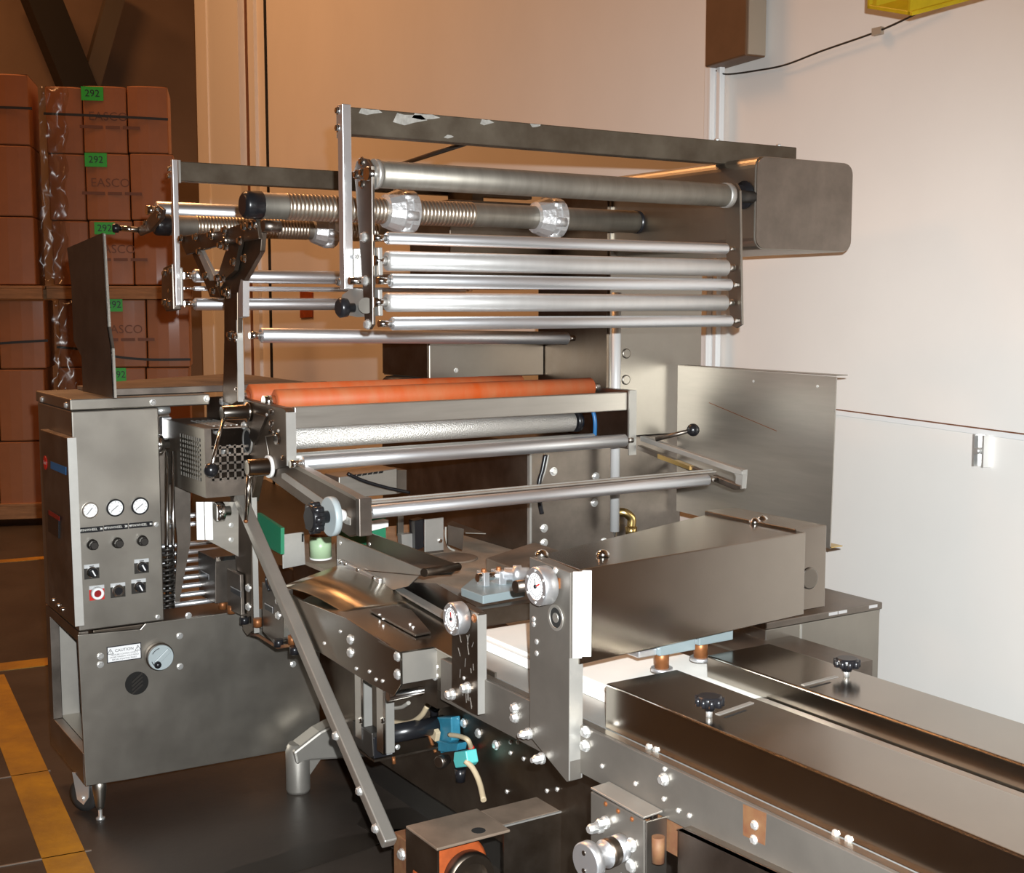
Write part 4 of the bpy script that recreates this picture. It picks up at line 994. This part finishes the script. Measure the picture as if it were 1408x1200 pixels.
# ------------------------------------------------------------------ seal head with plates and dial handwheels
def dial_wheel(parent, p, r, nd):
    w_ = add('dial_wheel', MB().lathe(p, (-1,0,0), [(0,r*.9),(.004,r),(.030,r),(.034,r*.94),(.034,r*.70),(.030,r*.70)], 40), 'alu', parent, label='round indicator dial with white face')
    q = p+V((-.031,0,0))
    add('dial', MB().lathe(q, (-1,0,0), [(0,r*.70),(.001,r*.70)], 36), 'gauge_face', w_)
    tm = MB(); q2 = q+V((-.0015,0,0))
    for k in range(20):
        a = 2*math.pi*k/20; e = V((0,math.cos(a),math.sin(a))); tm.beam(q2+e*r*.56, q2+e*r*.64, .0005, .0012, UX)
    for k in range(36):
        a0, a1 = 2*math.pi*k/36, 2*math.pi*(k+1)/36
        tm.beam(q2+V((0,math.cos(a0),math.sin(a0)))*r*.50, q2+V((0,math.cos(a1),math.sin(a1)))*r*.50, .0004, .0008, UX)
    add('scale_marks', tm, 'ink', w_)
    e = V((0,-nd[0],nd[1])).normalized(); add('needle', MB().beam(q2-e*r*.15+V((-.001,0,0)), q2+e*r*.42+V((-.001,0,0)), .0006, .003, UX), 'red', w_)
    e = V((0,.25,1)).normalized(); add('needle', MB().beam(q2-e*r*.1+V((-.001,0,0)), q2+e*r*.40+V((-.001,0,0)), .0006, .002, UX), 'ink', w_)
    add('needle_hub', MB().lathe(q2, (-1,0,0), [(0,r*.10),(.003,r*.10)], 16), 'ink', w_)
    for k in range(6):
        a = 2*math.pi*k/6+.5; bolt(w_, p+V((-.034,0,0))+V((0,math.cos(a),math.sin(a)))*r*.82, '-x', .0025, .002)
    return w_
XT = 1.445
t = thing('seal_head', 'stainless sealing head box across the conveyor with tall drilled end plate and dial', 'sealing head', (1.8, 2.2, .63))
hd = t
pl1 = [(728,766),(784,787),(783,1074),(779,1075),(728,1012)]
pA = add('end_plate', polyx(pl1, XT, .030), 'rail_steel', t, bev=.0015, label='tall grey drilled end plate')
y1_ = pt(783,900,x=XT).y
add('front_edge', MB().box(XT-.001, XT+.032, y1_-.002, y1_, pt(783,1073,x=XT).z, pt(783,905,x=XT).z), 'alu_matte', pA)
p = pt(765,849,x=XT)
add('bore_ring', MB().lathe(p, (-1,0,0), [(0,.027),(.003,.027),(.003,.021),(.0005,.021)], 32), 'steel_light', pA)
add('bore', MB().lathe(p, (-1,0,0), [(0,.021),(.001,.021)], 32), 'void', pA)
add('bore_pin', MB().lathe(p, (-1,0,0), [(0,.010),(.003,.010)], 20), 'steel_light', pA)
for px,py in ((764,784),(764,816)): bolt(pA, pt(px,py,x=XT), '-x', .006, .004)
for px,py in ((734,851),(734,858),(738,882),(738,898)): bolt(pA, pt(px,py,x=XT), '-x', .005, .003)
for px,py in ((728,1008),(746,1042)): 
    p = pt(px,py,x=XT); add('stud', MB().cyl(p, p+V((-.028,0,0)), .0055, n=12), 'zinc', pA); bolt(pA, p, '-x', .010, .022)
c = pt(762,799,x=XT); add('copper_tag', MB().box(XT-.004, XT, c.y-.022, c.y+.016, c.z-.011, c.z+.010), 'copper', pA)
# white plastic guide strips in the corner
y2 = pt(785,790,x=XT).y
zt_, zb_ = pt(785,786,x=XT).z, pt(785,905,x=XT).z
for k in range(2):
    c = V((XT+.012+.023*k, y1_-.010, (zt_+zb_)/2)); g = add('guide_strip', MB().obox(c, RT, FH, UZ, .0185, .006, zt_-zb_), 'white_plastic', t, bev=.001)
    for z in (zt_-.03, zb_+.03): 
        m_ = MB().lathe(c+V((0,0,z-c.z))-FH*.003, -FH, [(0,.006),(.003,.006)], 16); add('screw', m_, 'zinc', g)
# the cover box
top = [pt(px,py,z=1.075) for px,py in ((742,763),(797,783),(1108,732),(1040,718),(985,704))]
for q in top: q.z = .880
add('cover', MB().prism(top, (0,0,.195)), 'steel_polished', t, bev=.002)
add('tail_cover', MB().box(2.135, 2.237, 2.13, 2.45, .885, 1.082), 'steel_polished', t, bev=.002)
fr = pt(1113,795,y=2.129); add('cap_disc', MB().lathe(fr, (0,-1,0), [(0,.026),(.002,.026),(.003,.023)], 28), 'steel', t)
for px,py in ((745,764),(829,764),(1038,719),(1048,716)): 
    p = pt(px,py,z=1.076); add('dome_nut', MB().lathe(p, (0,0,1), [(0,.015),(.006,.014),(.012,.008),(.014,.002)], 20), 'chrome', t)
dial_wheel(t, pt(738,806,x=XT-.035)+V((.03,0,0)), .040, (.9,.45))
p = pt(738,806,x=XT); add('dial_stem', MB().cyl(p+V((-.04,.02,0)), p+V((.02,.02,0)), .013), 'steel_dark', t)
# heater blocks under the cover
for px,py,yy in ((924,892,2.13),(977,880,2.15)):
    c = pt(px,py,y=yy); hbk = add('clamp_block', MB().box(c.x-.05, c.x+.05, yy-.02, yy+.10, .846, .879), 'block_grey', t, bev=.002)
    q = pt(px-30,py+22,y=yy); 
    add('block_arm', MB().box(c.x-.10, c.x-.05, yy-.01, yy+.08, .846, .862), 'alu', hbk, bev=.003)
    add('copper_post', MB().cyl((c.x-.02,yy+.01,.81), (c.x-.02,yy+.01,.853), .016), 'copper', hbk)
    add('washer', MB().cyl((c.x-.02,yy+.01,.802), (c.x-.02,yy+.01,.810), .024), 'alu', hbk)

t = thing('gauge_plate', 'scratched steel plate with dial left of the sealing head', 'machine plate', pt(640,980,x=1.455))
pB = add('plate', polyx([(621,872),(622,850),(634,830),(657,843),(657,984),(648,980),(621,964)], 1.455, .02), 'steel_worn', t, bev=.0015)
y3 = pt(657,900,x=1.455).y
add('front_edge', MB().box(1.454, 1.477, y3-.002, y3, pt(657,982,x=1.455).z, pt(657,846,x=1.455).z), 'alu_matte', pB)
for px,py in ((623,954),(644,945)):
    p = pt(px,py,x=1.455); bolt(pB, p, '-x', .011, .02); 
bolt(pB, pt(652,850,x=1.455), '-x', .008, .004, 'copper')
bolt(pB, pt(638,932,x=1.455), '-x', .004, .003)
random.seed(3); sc = MB()
for k in range(16):
    a = pt(random.uniform(626,652), random.uniform(880,975), x=1.4545); b = a+V((0,random.uniform(-.01,.01),random.uniform(.008,.03))); sc.beam(a, b, .0004, .0014)
add('scratches', sc, 'alu_matte', pB)
dial_wheel(t, pt(627,850,x=1.435)+V((.02,0,0)), .038, (-.1,1))
add('dial_stem', MB().cyl(pt(636,850,x=1.44), pt(636,850,x=1.44)+V((.03,0,0)), .012), 'black_metal', t)
ca = pt(662,836,x=1.48)
t = thing('cross_arm', 'worn brown square bar between the gauge plate and the sealing head', 'bar', ca)
yk = ca.y
add('bar', MB().box(1.478, 1.74, yk-.0, yk+.035, ca.z-.045, ca.z-.004), 'steel_worn', t, bev=.002)
t = thing('linear_block', 'pale blue-grey block with silver shaft clamp in front of the dusty table', 'clamp block', pt(680,830,z=.87))
zk = ca.z-.002
add('base_block', polyz([(634,808),(664,819),(722,809),(722,797),(690,793),(650,795)], zk+.022, .020), 'block_grey', t, bev=.002)
cx = pt(676,803,z=zk+.022)
add('clamp_post', MB().box(cx.x-.03, cx.x-.015, cx.y-.015, cx.y+.02, zk+.022, zk+.055), 'alu', t, bev=.001)
add('clamp_post', MB().box(cx.x+.01, cx.x+.03, cx.y-.02, cx.y+.02, zk+.022, zk+.055), 'alu', t, bev=.001)
add('shaft', MB().cyl((cx.x-.04,cx.y,zk+.042), (cx.x+.05,cx.y,zk+.042), .010), 'chrome', t)
add('coupling', MB().lathe((cx.x+.03,cx.y-.01,zk+.045), (.8,-.6,0), [(0,.016),(.02,.016),(.021,.022),(.04,.022),(.042,.017),(.06,.017)], 24), 'alu', t)
for k in (-.022,.02): bolt(t, (cx.x+k,cx.y,zk+.055), 'z', .006, .008, 'copper')

# ------------------------------------------------------------------ conveyor
t = thing('infeed_conveyor', 'infeed conveyor with white belt and long bolted grey side rail', 'conveyor', (1.7, 1.5, .6))
XL = 1.472; YE = -.35
rl = add('side_rail', MB().box(XL, XL+.010, YE, 2.64, .652, .753), 'rail_steel', t, bev=.0015, label='long grey bolted side rail')
add('rail_flange', MB().box(XL+.01, 1.50, YE, 2.64, .747, .753), 'steel', rl)
add('ledge', MB().box(1.51, 1.62, YE, 2.66, .742, .750), 'alu_matte', t)
add('bed', MB().box(1.50, 2.06, YE, 2.60, .66, .741), 'steel_dark', t)
add('belt', MB().box(1.622, 1.93, 1.93, 2.73, .752, .781), 'belt_white', t, bev=.002)
add('bed_plate', MB().box(1.622, 1.93, YE, 1.925, .752, .775), 'steel_worn', t)
add('belt_guide', MB().box(1.606, 1.621, YE, 2.73, .751, .774), 'white_plastic', t)
add('far_rail', MB().box(2.055, 2.07, YE, 2.6, .62, .775), 'steel', t)
for px,py in ((709,973),(709,986),(807,1006),(806,1025),(914,1071)): bolt(rl, pt(px,py,x=XL), '-x', .010, .012)
for px,py in ((828,1053),(874,1077),(933,1114),(914,1057),(913,1098),(948,1121)): bolt(rl, pt(px,py,x=XL), '-x', .004, .004)
add('rust_patch', polyx([(1022,1105),(1054,1118),(1052,1162),(1022,1148)], XL, -.0006), 'rust', rl)
for px,py in ((1038,1134),(1037,1154)): bolt(rl, pt(px,py,x=XL-.0006), '-x', .007, .006)
for px,py in ((892,1027),(902,1031),(1149,1146),(1167,1154)): bolt(t, pt(px,py,x=1.503), '-x', .006, .005)
# legs and lower apron of the conveyor
ap = add('lower_apron', polyx([(932,1140),(938,1138),(1080,1204),(1300,1310),(1300,1480),(930,1330)], XL-.02, .004), 'steel_dark', t, bev=.001)
add('apron_lip', polyx([(930,1140),(938,1138),(1300,1308),(1300,1313)], XL-.02, .022), 'steel', ap)
add('return_roller', MB().cyl((1.49,1.80,.625), (1.75,1.80,.625), .020), 'steel_dark', t)
add('chain_guard', MB().box(1.48, 1.60, .8, 1.98, .585, .65), 'rust', t)
add('rear_leg', MB().box(1.62, 1.68, 1.50, 1.56, 0, .66), 'steel_worn', t); add('rear_leg', MB().box(1.98, 2.04, 1.50, 1.56, 0, .66), 'steel_worn', t)
add('front_leg', MB().box(1.62, 1.68, -.2, -.14, 0, .66), 'steel_worn', t); add('front_leg', MB().box(1.98, 2.04, -.2, -.14, 0, .66), 'steel_worn', t)

def cover(x0, x1, y1, z0, z1, label, kx, ky, slot, name='conveyor_cover'):
    t = thing(name, label, 'conveyor cover', ((x0+x1)/2, 1.0, z0))
    r = .005; prof = []
    n = 5
    pr = [V((x0,0,z0)), V((x0,0,z1-r))] + [V((x0+r-r*math.cos(math.pi/2*k/n),0,z1-r+r*math.sin(math.pi/2*k/n))) for k in range(1,n)] + [V((x0+r,0,z1)), V((x1-r,0,z1))] + [V((x1-r+r*math.sin(math.pi/2*k/n),0,z1-r+r*math.cos(math.pi/2*k/n))) for k in range(1,n)] + [V((x1,0,z1-r)), V((x1,0,z0))]
    pr = [p+V((0,YE,0)) for p in pr]
    add('hood', MB().prism(pr, (0,y1-YE,0)), 'steel_polished', t, bev=.001)
    p = V((kx, ky, z1))
    kb = add('hand_knob', MB().lathe(p+UZ*.012, (0,0,1), [(0,.010),(.008,.012),(.010,.022),(.024,.0245),(.028,.020)], 22), 'black', t)
    for k in range(9):
        a = 2*math.pi*k/9; e = V((math.cos(a),math.sin(a),0)); add('lobe', MB().cyl(p+UZ*.022+e*.022, p+UZ*.037+e*.022, .006, n=10), 'black', kb)
    add('stud', MB().cyl(p, p+UZ*.014, .006), 'zinc', t)
    a, b = slot; add('slot_bar', MB().beam(a, b, .010, .003, V((0,0,1)).cross((b-a).normalized())), 'alu_matte' , t)
    add('slot', MB().beam(a+V((0,-.02,0)), a+(b-a)*.6+V((0,-.02,0)), .005, .0012, V((0,0,1)).cross((b-a).normalized())), 'void', t)
    return t
zc = .832; zn = .845
k1 = pt(975,985,z=zn); k2 = pt(1164,930,z=zc)
cover(1.503, 1.690, 2.015, .754, zn, 'long stainless cover on the near side of the conveyor with black knob', k1.x, k1.y, (k1+V((.02,.0,0)), pt(1034,966,z=zn)))
cover(1.845, 2.033, 2.10, .783, zc, 'long stainless cover on the far side of the conveyor beside the wall', k2.x, k2.y, (pt(1104,942,z=zc), pt(1150,930,z=zc)))
add('gap_strip', MB().box(1.818, 1.838, 1.25, 1.92, .7755, .786), 'steel_light', label='white plastic strip in the slot between the two covers', cat='strip')

# adjusting block with turned knob
t = thing('adjuster_block', 'bolted folded steel block below the side rail with a turned aluminium knob', 'adjuster', (1.44, 1.85, .45))
XK = 1.425
add('face', polyx([(812,1088),(885,1128),(886,1345),(812,1280)], XK, .006), 'rail_steel', t, bev=.002)
add('top_fold', MB().prism([pt(812,1085,x=XK), pt(885,1126,x=XK), pt(885,1126,x=XK)+V((.045,0,.003)), pt(812,1085,x=XK)+V((.045,0,.003))], (0,0,.004)), 'steel_light', t, bev=.001)
yq1 = pt(886,1200,x=XK).y
add('end_cheek', MB().box(XK, XK+.05, yq1-.004, yq1, .40, pt(886,1128,x=XK).z), 'steel', t, bev=.002)
for px,py in ((833,1105),(850,1115),(869,1126)): bolt(t, pt(px,py,x=XK), '-x', .004, .003, 'copper')
for px,py in ((869,1161),(868,1190)): bolt(t, pt(px,py,x=XK), '-x', .011, .008)
for px,py,h in ((826,1136,.03),(834,1130,.022)): bolt(t, pt(px,py,x=XK), '-x', .010, h)
p = pt(856,1164,x=XK)
kn = add('turned_knob', MB().lathe(p, (-1,-.12,-.03), [(0,.026),(.022,.026),(.022,.024),(.025,.024),(.025,.027),(.046,.027),(.047,.021),(.075,.020),(.078,.036),(.094,.036),(.097,.033)], 36), 'alu', t, label='turned aluminium knob with wide flange')
add('collar_band', MB().lathe(p, (-1,-.12,-.03), [(.024,.0272),(.045,.0272)], 36), 'steel_worn', kn)
q = p+V((-1,-.12,-.03)).normalized()*.0975
for dz in (-.017,.017): add('pin_hole', MB().lathe(q+V((0,.002,dz)), (-1,-.12,-.03), [(0,.005),(.001,.005)], 14), 'steel_dark', kn)
add('post', MB().cyl(p+V((-.04,-.04,-.03)), p+V((-.04,-.20,-.16)), .008), 'chrome', t)
add('rusty_coupling', MB().cyl(pt(905,1150,x=1.43), pt(905,1185,x=1.43), .012), 'rust', t)
add('pulley', MB().lathe(pt(897,1110,x=1.49), (0,-1,-.2), [(0,.020),(.004,.024),(.010,.018),(.02,.018),(.024,.024),(.03,.022)], 24), 'steel_dark', t)

# ------------------------------------------------------------------ gear motor at the bottom
t = thing('gearbox', 'dusty brown steel gearbox guard with an orange pulley at the bottom', 'gearbox', (1.5, 2.6, 0))
g0, g1 = 1.382, 1.583
add('hood', MB().box(g0, g1, 2.50, 2.655, .343, .350), 'dusty_brown', t, bev=.002)
add('side', MB().box(g0, g0+.006, 2.50, 2.655, .05, .343), 'steel_worn', t)
add('back', MB().box(g0+.006, g1, 2.645, 2.655, .05, .343), 'steel_worn', t)
add('arm_top', MB().box(g1, 1.80, 2.535, 2.64, .343, .349), 'dusty_brown', t, bev=.002)
add('arm_front', MB().box(g1, 1.80, 2.529, 2.534, .12, .346), 'steel_worn', t)
add('arm_edge', MB().box(g1, 1.80, 2.526, 2.531, .346, .350), 'alu_matte', t)
bolt(t, pt(784,1130,y=2.529), '-y', .008, .006); bolt(t, pt(778,1188,y=2.529), '-y', .007, .005)
add('plug_hole', MB().lathe((1.515,2.535,.350), (0,0,1), [(0,.017),(.001,.017)], 18), 'void', t)
pc_ = V((1.475,2.56,.235))
add('orange_pulley', MB().lathe(pc_+V((0,.07,0)), (0,-1,0), [(0,.09),(.012,.095),(.045,.095),(.05,.088),(.05,.06)], 40), 'orange_paint', t, label='orange painted pulley')
add('pulley_hub', MB().lathe(pc_+V((.03,.03,-.01)), (0,-1,0), [(0,.062),(.03,.065),(.045,.060),(.045,.042),(.02,.042)], 36), 'steel_worn', t)
add('shaft', MB().cyl(pc_+V((.03,.05,-.02)), pc_+V((.09,-.10,-.06)), .020), 'steel_worn', t)
add('stand', MB().box(1.50, 1.56, 2.60, 2.64, 0, .05), 'steel_worn', t); add('floor_plate', MB().box(g0, 1.80, 2.50, 2.655, 0, .05), 'black_metal', t)

# ------------------------------------------------------------------ pneumatics under the infeed box
t = thing('slide_cylinder', 'black pneumatic slide cylinder under the infeed box', 'air cylinder', (1.56, 3.0, .37))
add('end_block', polyx([(484,990),(511,1008),(513,1040),(509,1042),(486,1022)], 1.50, .035), 'black_metal', t, bev=.003)
yw = pt(512,1020,x=1.50).y
add('end_face', MB().box(1.502, 1.56, yw-.004, yw, .365, .425), 'black', t, bev=.002)
add('end_tag', MB().box(1.54, 1.557, yw-.007, yw-.004, .37, .425), 'grey_label', t)
add('barrel', MB().cyl((1.555, yw+.03, .412), (1.74, yw+.03, .412), .026), 'black', t)
add('base_plate', MB().box(1.50, 1.75, yw-.01, yw+.20, .358, .364), 'steel_worn', t)
bolt(t, V((1.575,yw-.004,.385)), '-y', .006, .006)
cpt = lambda px,py: pt(px,py,x=1.66)
add('hose', MB().tube(curve_pts([cpt(533,992), cpt(560,994), cpt(578,985), cpt(588,970)]), .008, 8), 'hose_tan', t)
add('hose', MB().tube(curve_pts([cpt(536,974), cpt(552,972), cpt(562,966)]), .006, 8), 'hose_grey', t)
add('drain', MB().cyl(pt(541,1040,x=1.55), pt(542,1050,x=1.55), .005), 'copper', t)
t = thing('air_valve', 'blue solenoid valve with teal regulator and tan hose on the dark base panel', 'valve', pt(615,1030,x=1.72))
xv = 1.715
add('valve_body', polyx([(594,986),(620,986),(621,1018),(606,1036),(596,1014)], xv, .03), 'valve_blue', t, bev=.003)
add('valve_foot', polyx([(602,1018),(616,1022),(630,1022),(628,1032),(612,1034),(602,1032)], xv-.015, .03), 'valve_blue', t, bev=.002)
add('solenoid', MB().cyl(pt(597,985,x=xv+.01), pt(597,958,x=xv+.01), .012), 'black', t)
add('solenoid_nut', MB().cyl(pt(597,976,x=xv+.01), pt(597,972,x=xv+.01), .016, n=8), 'black', t)
add('plug_bracket', polyx([(586,992),(592,994),(600,1008),(598,1020),(592,1014)], xv-.02, .015), 'hose_tan', t, bev=.002)
add('red_wire', MB().tube(curve_pts([pt(590,1010,x=xv-.02), pt(594,1022,x=xv-.02), pt(599,1034,x=xv-.02)]), .005, 8), 'copper', t)
p = pt(609,1046,x=xv-.02); add('gauge', MB().lathe(p, (-1,-.3,0), [(-.02,.012),(0,.018),(.016,.018),(.018,.015)], 24), 'steel_dark', t)
add('regulator', polyx([(624,1034),(640,1032),(643,1050),(640,1054),(626,1056),(623,1046)], xv-.03, .035), 'teal', t, bev=.003)
add('bowl', MB().cyl(pt(633,1056,x=xv-.012), pt(633,1074,x=xv-.012), .016, .013), 'black', t)
add('hose', MB().tube(curve_pts([pt(640,1046,x=xv-.03), pt(650,1056,x=xv-.02), pt(659,1075,x=xv-.02), pt(665,1100,x=xv-.04)]), .008, 8), 'hose_tan', t)
add('hose', MB().tube(curve_pts([pt(618,1010,x=xv), pt(632,1012,x=xv), pt(643,1017,x=xv), pt(648,1028,x=xv+.02)]), .007, 8), 'hose_tan', t)
p = pt(648,1028,x=xv+.02); add('red_fitting', MB().ball(p, .009), 'red', t)

# ------------------------------------------------------------------ grey cabinet behind the conveyor
t = thing('rear_cabinet', 'grey steel cabinet behind the conveyor by the white wall', 'cabinet', (2.75, 2.76, 0))
add('body', MB().box(2.50, 2.965, 2.60, 2.93, 0, .690), 'steel', t, bev=.003)
add('lid', MB().box(2.495, 2.97, 2.595, 2.935, .691, .712), 'steel_dark', t, bev=.003)
add('front_seam', MB().box(2.632, 2.638, 2.597, 2.60, .05, .688), 'alu_matte', t)
for px,py in ((1145,843),(1158,840),(1200,833)):
    p = pt(px,py,y=2.594); add('scuff', MB().box(p.x-.015, p.x+.02, 2.5935, 2.595, .700, .709), 'alu', t)
